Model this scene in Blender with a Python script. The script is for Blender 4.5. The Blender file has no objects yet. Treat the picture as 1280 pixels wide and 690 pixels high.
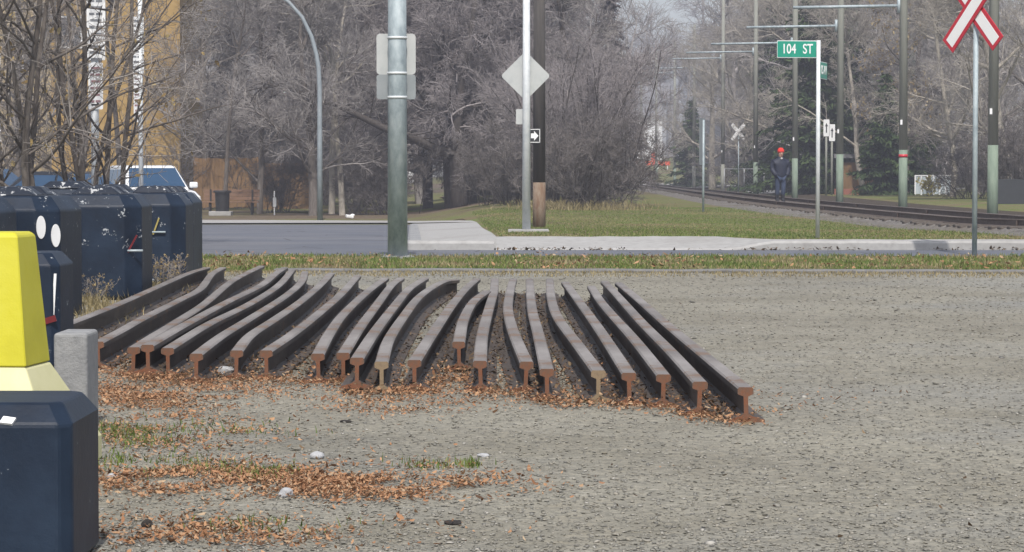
import bpy, math, random
import numpy as np
from mathutils import Vector, Matrix, Euler

# ------------------------------------------------------------------ camera, sky, sun, exposure
SC = bpy.context.scene
COL = SC.collection
F, CX, CY, HOR, CAMZ = 3200.0, 640.0, 345.0, 218.0, 0.94      # photo pixels (1280 wide)
PITCH = math.atan((CY - HOR) / F)
cam_data = bpy.data.cameras.new("camera")
cam_data.sensor_width = 36.0
cam_data.lens = 36.0 * F / 1280.0
cam_data.clip_start, cam_data.clip_end = 0.2, 3000.0
cam = bpy.data.objects.new("camera", cam_data)
COL.objects.link(cam)
cam.location = (0, 0, CAMZ)
cam.rotation_euler = (math.pi / 2 - PITCH, 0, 0)
SC.camera = cam

SUN_EL, SUN_AZ = math.radians(52), math.radians(178)          # azimuth from +Y, clockwise
world = bpy.data.worlds.new("World")
SC.world = world
world.use_nodes = True
wn = world.node_tree
bg = wn.nodes["Background"]
sky = wn.nodes.new("ShaderNodeTexSky")
sky.sky_type = 'NISHITA'
sky.sun_disc = False
sky.sun_elevation = SUN_EL
sky.sun_rotation = SUN_AZ
sky.air_density, sky.dust_density, sky.ozone_density = 1.0, 2.0, 1.0
hsv = wn.nodes.new("ShaderNodeHueSaturation")          # thin high cloud takes the colour out of the blue
hsv.inputs['Saturation'].default_value = 0.5
hsv.inputs['Value'].default_value = 1.12
wn.links.new(sky.outputs[0], hsv.inputs['Color'])
wn.links.new(hsv.outputs[0], bg.inputs[0])
bg.inputs[1].default_value = 0.105
sun_data = bpy.data.lights.new("sun", 'SUN')
sun_data.energy, sun_data.angle, sun_data.color = 3.0, math.radians(0.8), (1.0, 0.94, 0.86)
sun = bpy.data.objects.new("sun", sun_data)
COL.objects.link(sun)
sd = Vector((math.sin(SUN_AZ) * math.cos(SUN_EL), math.cos(SUN_AZ) * math.cos(SUN_EL), math.sin(SUN_EL)))
sun.rotation_euler = sd.to_track_quat('Z', 'Y').to_euler()
SC.view_settings.view_transform = 'Standard'
SC.view_settings.look = 'None'
SC.view_settings.exposure = 0.55
SC.view_settings.gamma = 1.0
SC.render.engine = 'CYCLES'
SC.cycles.max_bounces = 6
SC.cycles.use_denoising = True

# ------------------------------------------------------------------ materials
def _mat(name):
    m = bpy.data.materials.new(name)
    m.use_nodes = True
    nt = m.node_tree
    return m, nt, nt.nodes["Principled BSDF"]

def N(nt, kind, **kw):
    n = nt.nodes.new("ShaderNode" + kind)
    for k, v in kw.items():
        if k in n.inputs.keys():
            n.inputs[k].default_value = v
        else:
            setattr(n, k, v)
    return n

def ramp(nt, fac, stops):
    r = nt.nodes.new("ShaderNodeValToRGB")
    e = r.color_ramp.elements
    while len(e) < len(stops):
        e.new(0.5)
    for i, (p, c) in enumerate(stops):
        e[i].position = p
        e[i].color = (*c, 1) if len(c) == 3 else c
    nt.links.new(fac, r.inputs[0])
    return r.outputs[0]

def mixc(nt, fac, a, b, mode='MIX'):
    m = nt.nodes.new("ShaderNodeMix")
    m.data_type = 'RGBA'
    m.blend_type = mode
    for sock, v in ((m.inputs[0], fac), (m.inputs[6], a), (m.inputs[7], b)):
        if hasattr(v, 'is_linked'):
            nt.links.new(v, sock)
        elif isinstance(v, (int, float)):
            sock.default_value = v
        else:
            sock.default_value = (*v, 1)
    return m.outputs[2]

def noise(nt, co, scale, detail=6, rough=0.6, stretch=None):
    if stretch:
        mp = N(nt, "Mapping")
        mp.inputs['Scale'].default_value = stretch
        nt.links.new(co, mp.inputs[0])
        co = mp.outputs[0]
    n = N(nt, "TexNoise", Scale=scale, Detail=detail, Roughness=rough)
    nt.links.new(co, n.inputs['Vector'])
    return n.outputs['Fac']

def bump(nt, bsdf, h, strength=0.3, dist=0.01):
    b = N(nt, "Bump", Strength=strength, Distance=dist)
    nt.links.new(h, b.inputs['Height'])
    nt.links.new(b.outputs[0], bsdf.inputs['Normal'])
    return b

def mottled(name, cols, scale=8, rough=0.7, metal=0.0, bstr=0.2, bdist=0.004, stretch=None, chip=None, chipscale=25, chipthr=0.66, coat=0, spec=.5):
    """A surface whose colour wanders between COLS; CHIP is a second colour showing in spots of worn paint."""
    m, nt, b = _mat(name)
    co = N(nt, "TexCoord").outputs['Object']
    f = noise(nt, co, scale, 8, 0.65, stretch)
    k = len(cols)
    c = ramp(nt, f, [(0.28 + 0.44 * i / max(1, k - 1), cols[i]) for i in range(k)])
    h = f
    if chip is not None:
        g = noise(nt, co, chipscale, 5, 0.7)
        g2 = noise(nt, co, chipscale * 0.18, 2, 0.5)
        ad = N(nt, "Math", operation='ADD')
        nt.links.new(g, ad.inputs[0]); nt.links.new(g2, ad.inputs[1])
        mk = ramp(nt, ad.outputs[0], [(0.0, (0, 0, 0)), (1.0, (1, 1, 1))])
        cr = N(nt, "MapRange")
        cr.inputs['From Min'].default_value = chipthr * 2 - 0.03
        cr.inputs['From Max'].default_value = chipthr * 2 + 0.03
        nt.links.new(ad.outputs[0], cr.inputs[0])
        c = mixc(nt, cr.outputs[0], c, chip)
    nt.links.new(c, b.inputs['Base Color'])
    b.inputs['Roughness'].default_value = rough
    b.inputs['Metallic'].default_value = metal
    b.inputs['Specular IOR Level'].default_value = spec
    if coat:
        b.inputs['Coat Weight'].default_value = coat
    h2 = noise(nt, co, scale * 6, 6, 0.7, stretch)
    bump(nt, b, h2, bstr, bdist)
    return m

def island(name, cols, rough=0.8, trans=0.0, spec=0.3, patch=None):
    """Each loose piece (leaf, blade, pebble, twig) takes its own shade out of COLS."""
    m, nt, b = _mat(name)
    g = N(nt, "NewGeometry")
    k = len(cols)
    c = ramp(nt, g.outputs['Random Per Island'], [(i / max(1, k - 1), cols[i]) for i in range(k)])
    if patch:
        co = N(nt, "TexCoord").outputs['Object']
        f = noise(nt, co, patch[0], 3, 0.6)
        c = mixc(nt, ramp(nt, f, [(0.4, (0, 0, 0)), (0.62, (1, 1, 1))]), c, patch[1])
    nt.links.new(c, b.inputs['Base Color'])
    b.inputs['Roughness'].default_value = rough
    b.inputs['Specular IOR Level'].default_value = spec
    if trans:
        t = N(nt, "BsdfTranslucent")
        nt.links.new(c, t.inputs[0])
        mx = N(nt, "MixShader")
        mx.inputs[0].default_value = trans
        nt.links.new(b.outputs[0], mx.inputs[1]); nt.links.new(t.outputs[0], mx.inputs[2])
        nt.links.new(mx.outputs[0], nt.nodes["Material Output"].inputs[0])
    return m

def ground_mat(name, kind):
    m, nt, b = _mat(name)
    co = N(nt, "TexCoord").outputs['Object']
    big = noise(nt, co, 0.35, 6, 0.6)
    mid = noise(nt, co, 3.0, 6, 0.7)
    b.inputs['Roughness'].default_value = 0.95
    b.inputs['Specular IOR Level'].default_value = 0.15
    if kind == 'gravel':
        v = N(nt, "TexVoronoi", Scale=42.0, Randomness=1.0); nt.links.new(co, v.inputs['Vector'])
        v2 = N(nt, "TexVoronoi", Scale=120.0, Randomness=1.0); nt.links.new(co, v2.inputs['Vector'])
        sx = N(nt, "SeparateColor"); nt.links.new(v.outputs['Color'], sx.inputs[0])
        sx2 = N(nt, "SeparateColor"); nt.links.new(v2.outputs['Color'], sx2.inputs[0])
        st = ramp(nt, sx.outputs[0], [(0.0, (.140, .138, .127)), (.35, (.208, .203, .183)), (.7, (.258, .250, .224)), (.93, (.285, .266, .224)), (1.0, (.37, .36, .33))])
        st2 = ramp(nt, sx2.outputs[0], [(0.0, (.140, .137, .123)), (.6, (.23, .224, .20)), (1.0, (.305, .288, .25))])
        c = mixc(nt, 0.5, st, st2)
        tint = ramp(nt, big, [(.3, (.92, .95, 1.0)), (.5, (1.0, .985, .93)), (.7, (.86, .84, .79))])
        c = mixc(nt, 1.0, c, tint, 'MULTIPLY')
        trk = noise(nt, co, .8, 7, .7, (.7, .8, 1))
        c = mixc(nt, 1.0, c, ramp(nt, trk, [(.34, (.80, .79, .765)), (.5, (1, 1, 1)), (.66, (1.12, 1.12, 1.11))]), 'MULTIPLY')
        dirt = ramp(nt, mid, [(.55, (0, 0, 0)), (.75, (1, 1, 1))])
        c = mixc(nt, mixc(nt, .4, (0, 0, 0), dirt), c, (.150, .134, .102))
        ad = N(nt, "Math", operation='ADD')
        nt.links.new(v.outputs['Distance'], ad.inputs[0]); nt.links.new(v2.outputs['Distance'], ad.inputs[1])
        sb = N(nt, "Math", operation='MULTIPLY'); sb.inputs[1].default_value = -1.0
        nt.links.new(ad.outputs[0], sb.inputs[0])
        bump(nt, b, sb.outputs[0], 0.4, 0.006)
    elif kind == 'turf':
        f = noise(nt, co, 22.0, 8, 0.75)
        c1 = ramp(nt, f, [(.3, (.07, .095, .025)), (.5, (.12, .15, .042)), (.7, (.20, .205, .08))])
        c2 = ramp(nt, f, [(.3, (.10, .075, .045)), (.7, (.22, .17, .10))])
        c = mixc(nt, ramp(nt, big, [(.42, (0, 0, 0)), (.62, (1, 1, 1))]), c1, c2)
        bump(nt, b, f, 0.6, 0.05)
    elif kind == 'woodland':
        f = noise(nt, co, 14.0, 8, 0.75)
        c1 = ramp(nt, f, [(.3, (.07, .055, .04)), (.5, (.13, .10, .07)), (.7, (.21, .165, .11))])
        c2 = ramp(nt, f, [(.3, (.08, .09, .03)), (.7, (.20, .19, .08))])
        c = mixc(nt, ramp(nt, noise(nt, co, .09, 4, .6), [(.46, (0, 0, 0)), (.58, (1, 1, 1))]), c1, c2)
        bump(nt, b, f, 0.6, 0.06)
    elif kind == 'asphalt':
        f = noise(nt, co, 60.0, 6, 0.8)
        c1 = ramp(nt, f, [(.3, (.082, .092, .115)), (.7, (.15, .16, .19))])
        c = mixc(nt, ramp(nt, big, [(.4, (0, 0, 0)), (.65, (1, 1, 1))]), c1, (.15, .155, .175))
        crk = N(nt, "TexVoronoi", Scale=0.55, feature='DISTANCE_TO_EDGE'); nt.links.new(co, crk.inputs['Vector'])
        lin = ramp(nt, crk.outputs['Distance'], [(0.0, (1, 1, 1)), (.012, (0, 0, 0))])
        c = mixc(nt, lin, c, (.05, .05, .055))
        b.inputs['Roughness'].default_value = 0.8
        bump(nt, b, f, 0.3, 0.006)
    elif kind == 'concrete':
        f = noise(nt, co, 9.0, 8, 0.7)
        c = ramp(nt, f, [(.25, (.255, .25, .245)), (.5, (.33, .328, .325)), (.75, (.385, .383, .38))])
        c = mixc(nt, ramp(nt, big, [(.5, (0, 0, 0)), (.75, (.6, .6, .6))]), c, (.22, .21, .195))
        bump(nt, b, noise(nt, co, 80, 4, .7), 0.25, 0.004)
    elif kind == 'ballast':
        v = N(nt, "TexVoronoi", Scale=16.0); nt.links.new(co, v.inputs['Vector'])
        sx = N(nt, "SeparateColor"); nt.links.new(v.outputs['Color'], sx.inputs[0])
        c = ramp(nt, sx.outputs[0], [(0.0, (.085, .079, .074)), (.5, (.155, .146, .137)), (1.0, (.26, .245, .23))])
        c = mixc(nt, ramp(nt, big, [(.45, (0, 0, 0)), (.65, (.7, .7, .7))]), c, (.13, .11, .085))
        bump(nt, b, v.outputs['Distance'], 0.8, 0.04)
    elif kind == 'soil':
        f = noise(nt, co, 10.0, 8, 0.75)
        c = ramp(nt, f, [(.3, (.030, .024, .018)), (.7, (.085, .068, .05))])
        bump(nt, b, f, 0.6, 0.05)
    nt.links.new(c, b.inputs['Base Color'])
    return m

M = {}
for k in ('gravel', 'turf', 'woodland', 'asphalt', 'concrete', 'ballast', 'soil'):
    M[k] = ground_mat(k, k)
M['galv'] = mottled('galvanised_steel', [(.19, .235, .265), (.33, .39, .42), (.47, .525, .55)], 9, .6, .15, .15, .001, (1, 1, .5))
M['galv_light'] = mottled('pale_painted_steel', [(.46, .50, .53), (.58, .61, .63), (.66, .68, .69)], 9, .5, .1, .1, .001)
M['alu'] = mottled('dull_sign_back', [(.36, .38, .39), (.43, .45, .45), (.47, .48, .48)], 6, .55, .15, .08, .001)
M['alu_dark'] = mottled('weathered_sign_back', [(.21, .235, .25), (.27, .295, .31)], 6, .6, .15, .08, .001)
M['rail_steel'] = mottled('shaded_weathered_rail_steel', [(.034, .026, .022), (.066, .052, .044), (.11, .092, .080)], 6, .68, 0.0, .5, .004, (1, .35, 1), (.13, .072, .040), 11, .60)  # weathered steel, darkened in its colour to imitate shade on the rail sides
M['rail_top'] = mottled('worn_rail_top', [(.105, .090, .080), (.19, .168, .154), (.275, .252, .238)], 5, .52, 0.1, .5, .003, (1, .3, 1), (.16, .10, .062), 15, .565)  # real wear on the head, lightened too for light falling on the tops
M['rail_cut'] = mottled('rusted_cut_end', [(.06, .032, .022), (.165, .062, .028), (.11, .064, .042), (.20, .078, .034)], 18, .85, 0, .4, .003)
M['rail_cut_dull'] = mottled('dull_cut_end', [(.14, .095, .055), (.21, .155, .095), (.12, .09, .06)], 30, .85, 0, .4, .003)
M['navy'] = mottled('navy_black_paint', [(.004, .009, .020), (.007, .016, .034), (.014, .028, .054)], 3.5, .5, 0, .35, .006, None, (.36, .38, .40), 48, .625, spec=.3)
M['navy_plain'] = mottled('dark_navy_paint', [(.004, .009, .020), (.007, .016, .034), (.013, .026, .050)], 3.5, .5, 0, .35, .006, None, (.26, .28, .30), 60, .665, spec=.3)
M['navy_worn'] = mottled('chipped_navy_paint', [(.008, .012, .022), (.015, .022, .037)], 5, .45, 0, .4, .006, None, (.46, .47, .48), 28, .575, spec=.3)
M['yellow'] = mottled('yellow_paint', [(.42, .385, .012), (.50, .465, .02), (.54, .51, .05)], 3, .6, 0, .35, .005, None, (.26, .25, .07), 22, .645)
M['yellow_pale'] = mottled('lit_yellow_paint', [(.50, .48, .25), (.58, .56, .34)], 6, .6, 0, .25, .004)  # same yellow made paler: light caught by the sloping foot, put into colour
M['conc_rough'] = mottled('rough_concrete', [(.17, .175, .185), (.25, .255, .262), (.31, .312, .315)], 7, .9, 0, .7, .010, None, (.06, .06, .066), 18, .61)
M['print'] = mottled('grey_print', [(.14, .15, .17), (.20, .21, .23)], 20)
M['print_red'] = mottled('faded_red_print', [(.30, .14, .15), (.22, .16, .18)], 20)
M['lamp_steel'] = mottled('dull_lamp_steel', [(.17, .20, .225), (.22, .255, .28), (.27, .30, .32)], 9, .7, 0, .15, .001, (1, 1, .5))
M['mustard'] = mottled('dull_mustard_reflector', [(.26, .21, .06), (.36, .30, .10)], 20, .4)
M['white'] = mottled('white_paint', [(.66, .67, .68), (.78, .79, .80)], 6, .45, 0, .05, .001)
M['white_sheet'] = mottled('white_sheeting', [(.82, .81, .81), (.86, .86, .86)], 8, .4, 0, .03, .001)
M['red'] = mottled('red_sheeting', [(.45, .018, .035), (.55, .03, .05)], 6, .4, 0, .03, .001)
M['red_dark'] = mottled('dull_red_reflector', [(.10, .010, .014), (.17, .016, .02)], 20, .3)
M['green_sign'] = mottled('green_sheeting', [(.004, .22, .15), (.008, .28, .195)], 5, .4, 0, .03, .001)
M['black'] = mottled('black_paint', [(.010, .010, .011), (.02, .02, .022)], 8, .5, 0, .1, .001)
M['orange'] = mottled('orange_plastic', [(.62, .06, .015), (.75, .11, .03)], 8, .5)
M['pole_wood'] = mottled('weathered_pole_wood', [(.19, .198, .175), (.24, .247, .218), (.285, .292, .258)], 10, .9, 0, .5, .01, (1, 1, .08))
M['pole_wood_dark'] = mottled('creosoted_pole_wood', [(.028, .026, .026), (.055, .05, .048), (.085, .078, .072)], 10, .9, 0, .5, .01, (1, 1, .08))
M['pole_butt'] = mottled('bleached_rusty_pole_foot', [(.10, .040, .024), (.15, .095, .06), (.205, .16, .12), (.12, .048, .026)], 9, .9, 0, .5, .01, (1, 1, .3))
M['pole_green'] = mottled('faded_green_pole_paint', [(.125, .168, .13), (.17, .22, .172), (.21, .262, .205)], 12, .8, 0, .3, .004, (1, 1, .2))
M['sleeper'] = mottled('old_sleeper_wood', [(.035, .028, .024), (.075, .062, .052), (.11, .095, .08)], 8, .9, 0, .5, .01)
M['track_rail'] = mottled('track_rail_brown', [(.055, .038, .030), (.095, .068, .055), (.14, .11, .09)], 8, .7, .1, .3, .004)
M['rail_head'] = mottled('worn_rail_head', [(.20, .17, .15), (.28, .25, .23)], 8, .5, .4, .2, .002)
M['bark'] = mottled('grey_brown_bark', [(.075, .062, .054), (.135, .116, .103), (.19, .168, .150)], 14, .95, 0, .8, .03, (1, 1, .25))
M['bark_pale'] = mottled('pale_bark', [(.22, .195, .16), (.33, .30, .255), (.42, .385, .335)], 10, .95, 0, .6, .02, (1, 1, .3))
M['bark_dark'] = mottled('dark_bark', [(.034, .029, .027), (.062, .053, .048), (.095, .082, .074)], 14, .95, 0, .8, .03, (1, 1, .25))
M['twig'] = island('grey_brown_twigs', [(.20, .183, .180), (.285, .265, .260), (.38, .355, .346)])
M['twig_purple'] = island('purple_brown_twigs', [(.165, .147, .150), (.24, .217, .222), (.32, .294, .297)])
M['twig_pale'] = island('pale_twigs', [(.23, .208, .182), (.34, .312, .276), (.44, .41, .37)])
M['twig_dark'] = island('dark_twigs', [(.095, .084, .081), (.15, .135, .131), (.21, .19, .184)])
M['twig_near'] = island('grey_twigs', [(.15, .13, .12), (.24, .215, .20), (.36, .33, .305)])
M['needle'] = island('spruce_needles', [(.020, .040, .013), (.044, .076, .024), (.078, .118, .040)], .8, .15)
M['needle_brown'] = island('brown_needles', [(.075, .062, .062), (.12, .103, .102), (.165, .145, .143)], .85, .1)
M['dead_leaf'] = island('hanging_dead_leaves', [(.22, .15, .06), (.36, .27, .12), (.46, .38, .22)], .8, .25)
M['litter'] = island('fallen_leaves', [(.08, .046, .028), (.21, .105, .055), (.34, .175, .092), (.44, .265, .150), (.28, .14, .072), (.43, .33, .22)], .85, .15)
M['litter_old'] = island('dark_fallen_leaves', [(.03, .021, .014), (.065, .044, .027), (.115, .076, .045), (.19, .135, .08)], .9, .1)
M['blade'] = island('grass_blades', [(.065, .105, .018), (.10, .155, .030), (.155, .20, .05), (.24, .235, .09)], .8, .25)
M['blade_dry'] = island('dry_grass_blades', [(.16, .13, .06), (.28, .23, .12), (.38, .32, .19)], .85, .25)
M['pebble'] = island('pebbles', [(.15, .146, .134), (.20, .194, .175), (.235, .227, .20), (.26, .243, .205), (.35, .338, .31)], .9)
M['stone'] = mottled('pale_stone', [(.34, .35, .37), (.45, .455, .47)], 12, .85, 0, .5, .006)
M['ochre'] = mottled('ochre_stucco', [(.30, .195, .065), (.36, .238, .085), (.40, .275, .11)], 3, .9, 0, .4, .006)
M['ochre_pale'] = mottled('pale_ochre_stucco', [(.34, .27, .16), (.41, .33, .20)], 3, .9, 0, .4, .006)
M['fence_wood'] = mottled('orange_brown_fence_wood', [(.13, .075, .032), (.185, .108, .046), (.23, .14, .062)], 5, .85, 0, .5, .01, (6, 6, .3))
M['bench_wood'] = mottled('brown_bench_wood', [(.15, .085, .05), (.21, .125, .08)], 5, .8, 0, .4, .006, (.3, 4, 4))
M['house_grey'] = mottled('grey_siding', [(.25, .26, .28), (.33, .34, .36)], 2, .8, 0, .3, .01, (1, 1, 14))
M['house_white'] = mottled('white_siding', [(.62, .63, .65), (.72, .73, .74)], 2, .8, 0, .3, .01, (1, 1, 14))
M['house_dark'] = mottled('dark_blue_siding', [(.06, .066, .08), (.09, .097, .115)], 2, .85, 0, .3, .01, (1, 1, 14))
M['roof'] = mottled('grey_shingles', [(.13, .13, .14), (.20, .20, .21)], 8, .9, 0, .5, .02)
M['brick'] = mottled('red_brick', [(.20, .075, .05), (.27, .11, .075)], 18, .9, 0, .5, .01)
M['car_white'] = mottled('white_car_paint', [(.70, .71, .72), (.74, .75, .76)], 2, .25, 0, 0, .001, coat=.5)
M['car_blue'] = mottled('dark_blue_car_paint', [(.012, .025, .06), (.018, .035, .08)], 2, .25, .2, 0, .001, coat=.5)
M['car_black'] = mottled('black_car_paint', [(.010, .012, .016), (.016, .018, .024)], 2, .25, .2, 0, .001, coat=.5)
M['tyre'] = mottled('tyre_rubber', [(.012, .012, .012), (.02, .02, .02)], 10, .9)
M['glass'] = mottled('tinted_glass', [(.018, .05, .10), (.028, .07, .14)], 1.5, .08, 0, 0, .001)
M['window_glass'] = mottled('dark_window_glass', [(.03, .035, .042), (.06, .07, .08)], 2, .15, 0, 0, .001)
M['lamp_lens'] = mottled('lamp_lens', [(.6, .6, .58), (.7, .7, .68)], 3, .2)
M['skin'] = mottled('skin', [(.42, .24, .18), (.52, .31, .235)], 12, .6, 0, .1, .002)
M['jacket'] = mottled('navy_quilted_nylon', [(.003, .006, .020), (.007, .012, .034)], 10, .65, 0, .3, .006)
M['jeans'] = mottled('blue_denim', [(.022, .036, .075), (.038, .056, .105)], 14, .85, 0, .3, .004)
M['boot'] = mottled('dark_boot', [(.008, .009, .013), (.016, .017, .022)], 14, .7)
M['red_knit'] = mottled('red_knit', [(.60, .018, .012), (.74, .035, .02)], 40, .9, 0, .5, .006)
M['scarf'] = mottled('pale_scarf', [(.5, .48, .45), (.6, .58, .55)], 20, .9)
M['hair'] = mottled('dark_hair', [(.02, .014, .01), (.04, .03, .02)], 20, .8)
M['bush_yellow'] = island('yellow_leaves', [(.34, .27, .05), (.48, .40, .09), (.56, .48, .15)], .8, .25)
M['panel'] = mottled('pale_fence_panel', [(.34, .40, .44), (.44, .49, .52)], 4, .7, 0, .1, .003)
M['mesh_wire'] = mottled('fence_wire', [(.30, .31, .32), (.38, .39, .40)], 6, .6, .3)
M['dark_box'] = mottled('charcoal_panel', [(.015, .018, .022), (.03, .034, .04)], 5, .7)

# ------------------------------------------------------------------ mesh helpers
class MB:
    def __init__(self):
        self.v, self.f, self.mi = [], [], []
    def add(self, vs, fs, mi=0):
        o = len(self.v)
        self.v += [tuple(p) for p in vs]
        self.f += [tuple(i + o for i in f) for f in fs]
        self.mi += [mi] * len(fs)
    def box(self, c, s, mi=0, rot=None):
        hx, hy, hz = s[0] / 2, s[1] / 2, s[2] / 2
        vs = [Vector((x, y, z)) for x in (-hx, hx) for y in (-hy, hy) for z in (-hz, hz)]
        if rot is not None:
            R = Euler(rot).to_matrix()
            vs = [R @ p for p in vs]
        vs = [p + Vector(c) for p in vs]
        self.add(vs, [(0, 1, 3, 2), (4, 6, 7, 5), (0, 4, 5, 1), (2, 3, 7, 6), (0, 2, 6, 4), (1, 5, 7, 3)], mi)
    def tube(self, pts, rad, n=10, mi=0, caps=True):
        pts = [Vector(p) for p in pts]
        if isinstance(rad, (int, float)):
            rad = [rad] * len(pts)
        vs, fs = [], []
        ref = None
        for i, p in enumerate(pts):
            t = (pts[min(i + 1, len(pts) - 1)] - pts[max(i - 1, 0)]).normalized()
            if ref is None:
                a = Vector((0, 0, 1)) if abs(t.z) < .9 else Vector((1, 0, 0))
                ref = t.cross(a).normalized()
            ref = (ref - t * ref.dot(t)).normalized()
            b = t.cross(ref)
            for k in range(n):
                an = 2 * math.pi * k / n
                vs.append(p + (ref * math.cos(an) + b * math.sin(an)) * rad[i])
        for i in range(len(pts) - 1):
            for k in range(n):
                k2 = (k + 1) % n
                fs.append((i * n + k, i * n + k2, (i + 1) * n + k2, (i + 1) * n + k))
        if caps:
            fs.append(tuple(range(n - 1, -1, -1)))
            fs.append(tuple((len(pts) - 1) * n + k for k in range(n)))
        self.add(vs, fs, mi)
    def prism(self, poly, fn, d0, d1, mi=0):
        """Extrude the outline POLY: fn(u, v, d) -> point, from d0 to d1."""
        n = len(poly)
        vs = [fn(u, v, d0) for u, v in poly] + [fn(u, v, d1) for u, v in poly]
        fs = [(i, (i + 1) % n, n + (i + 1) % n, n + i) for i in range(n)]
        fs += [tuple(range(n - 1, -1, -1)), tuple(range(n, 2 * n))]
        self.add(vs, fs, mi)
    def rings(self, rs, mi=0, caps=True):
        """Loft through closed rings of equal length."""
        n = len(rs[0])
        vs = [p for r in rs for p in r]
        fs = []
        for i in range(len(rs) - 1):
            for k in range(n):
                k2 = (k + 1) % n
                fs.append((i * n + k, i * n + k2, (i + 1) * n + k2, (i + 1) * n + k))
        if caps:
            fs.append(tuple(range(n - 1, -1, -1)))
            fs.append(tuple((len(rs) - 1) * n + k for k in range(n)))
        self.add(vs, fs, mi)
    def build(self, name, mats, parent=None, smooth=False, bevel=0, loc=None, seg=2):
        me = bpy.data.meshes.new(name)
        me.from_pydata([tuple(p) for p in self.v], [], self.f)
        for mm in (mats if isinstance(mats, (list, tuple)) else [mats]):
            me.materials.append(mm)
        me.polygons.foreach_set("material_index", self.mi)
        if smooth:
            me.polygons.foreach_set("use_smooth", [True] * len(self.f))
        import bmesh
        bm = bmesh.new(); bm.from_mesh(me)
        bmesh.ops.recalc_face_normals(bm, faces=bm.faces)
        bm.to_mesh(me); bm.free()
        me.update()
        o = bpy.data.objects.new(name, me)
        COL.objects.link(o)
        if parent is not None:
            o.parent = parent
        if loc is not None:
            o.location = loc
        if bevel:
            bv = o.modifiers.new("bevel", 'BEVEL')
            bv.width, bv.segments, bv.limit_method, bv.angle_limit = bevel, seg, 'ANGLE', math.radians(35)
        return o

def np_mesh(name, V, Fc, mats, parent=None, mi=None, smooth=False):
    """Object from numpy arrays: V (n,3), Fc (m,k)."""
    me = bpy.data.meshes.new(name)
    k = Fc.shape[1]
    me.vertices.add(len(V)); me.vertices.foreach_set("co", np.ascontiguousarray(V, np.float32).ravel())
    me.loops.add(Fc.size); me.loops.foreach_set("vertex_index", np.ascontiguousarray(Fc, np.int32).ravel())
    me.polygons.add(len(Fc)); me.polygons.foreach_set("loop_start", np.arange(0, Fc.size, k, dtype=np.int32))
    for mm in (mats if isinstance(mats, (list, tuple)) else [mats]):
        me.materials.append(mm)
    if mi is not None:
        me.polygons.foreach_set("material_index", mi)
    if smooth:
        me.polygons.foreach_set("use_smooth", np.ones(len(Fc), bool))
    me.update(calc_edges=True)
    o = bpy.data.objects.new(name, me)
    COL.objects.link(o)
    if parent is not None:
        o.parent = parent
    return o

def scatter(name, tv, tf, pos, rot, scl, mat, jitter=0, seed=0, parent=None):
    """Merge copies of a small template (tv, tf) at POS with Euler ROT (n,3) and SCL (n,3) into one mesh."""
    n = len(pos)
    cx, sx = np.cos(rot[:, 0]), np.sin(rot[:, 0])
    cy, sy = np.cos(rot[:, 1]), np.sin(rot[:, 1])
    cz, sz = np.cos(rot[:, 2]), np.sin(rot[:, 2])
    R = np.empty((n, 3, 3))
    R[:, 0, 0] = cz * cy; R[:, 0, 1] = cz * sy * sx - sz * cx; R[:, 0, 2] = cz * sy * cx + sz * sx
    R[:, 1, 0] = sz * cy; R[:, 1, 1] = sz * sy * sx + cz * cx; R[:, 1, 2] = sz * sy * cx - cz * sx
    R[:, 2, 0] = -sy; R[:, 2, 1] = cy * sx; R[:, 2, 2] = cy * cx
    L = tv[None] * scl[:, None, :]
    if jitter:
        rg = np.random.default_rng(seed)
        L = L * (1 + rg.uniform(-jitter, jitter, L.shape))
    V = np.einsum('nij,nkj->nki', R, L) + pos[:, None, :]
    Fc = tf[None] + (np.arange(n) * len(tv))[:, None, None]
    return np_mesh(name, V.reshape(-1, 3), Fc.reshape(-1, tf.shape[1]), mat, parent)

def empty(name, loc=(0, 0, 0), rz=0.0):
    o = bpy.data.objects.new(name, None)
    o.empty_display_size = 0.2
    COL.objects.link(o)
    o.location, o.rotation_euler = loc, (0, 0, rz)
    return o

def tag(o, label=None, cat=None, group=None, kind=None):
    if label: o['label'] = label
    if cat: o['category'] = cat
    if group: o['group'] = group
    if kind: o['kind'] = kind
    return o

CHILDREN = lambda o: [c for c in COL.objects if c.parent == o]
def copy_tree(o, parent=None):
    c = o.copy()
    COL.objects.link(c)
    if parent is not None:
        c.parent = parent
    for ch in CHILDREN(o):
        copy_tree(ch, c)
    return c

# ------------------------------------------------------------------ the lie of the land
def sm(a, b, t):
    t = np.clip((t - a) / (b - a), 0, 1)
    return t * t * (3 - 2 * t)

KERB_Y, KERB_X = 31.7, -1.27
def ground_z(x, y):
    x, y = np.asarray(x, float), np.asarray(y, float)
    right = np.where(y > KERB_Y, 0.10 - 0.10 * sm(34, 46, y), 0.0) * np.maximum(sm(2.6, 3.2, x), sm(KERB_Y + .5, KERB_Y + 1.35, y))
    left = -0.5 * sm(33, 80, y)
    u = x / np.maximum(y, 1.0)
    w = 1 - sm(-0.045, 0.0, u)
    w = np.where((x < KERB_X) & (y < 33.5), 1.0, w)
    z = right * (1 - w) + left * w
    z = z + 3.0 * sm(190, 330, y) - 0.09 * sm(10.3, 11.5, x) * sm(36, 45, y) * (1 - sm(12.5, 15, x)) 
    z = z + 0.25 * sm(15, 30, x) * sm(50, 90, y)
    return z

def ray(px, py):
    d = Vector(((px - CX) / F, 1.0, (CY - py) / F))
    c, s = math.cos(PITCH), math.sin(PITCH)
    return Vector((d.x, d.y * c + d.z * s, -d.y * s + d.z * c))

def at_depth(px, py, y):
    r = ray(px, py)
    return Vector((0, 0, CAMZ)) + r * (y / r.y)

def at_z(px, py, z):
    r = ray(px, py)
    return Vector((0, 0, CAMZ)) + r * ((z - CAMZ) / r.z)

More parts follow.
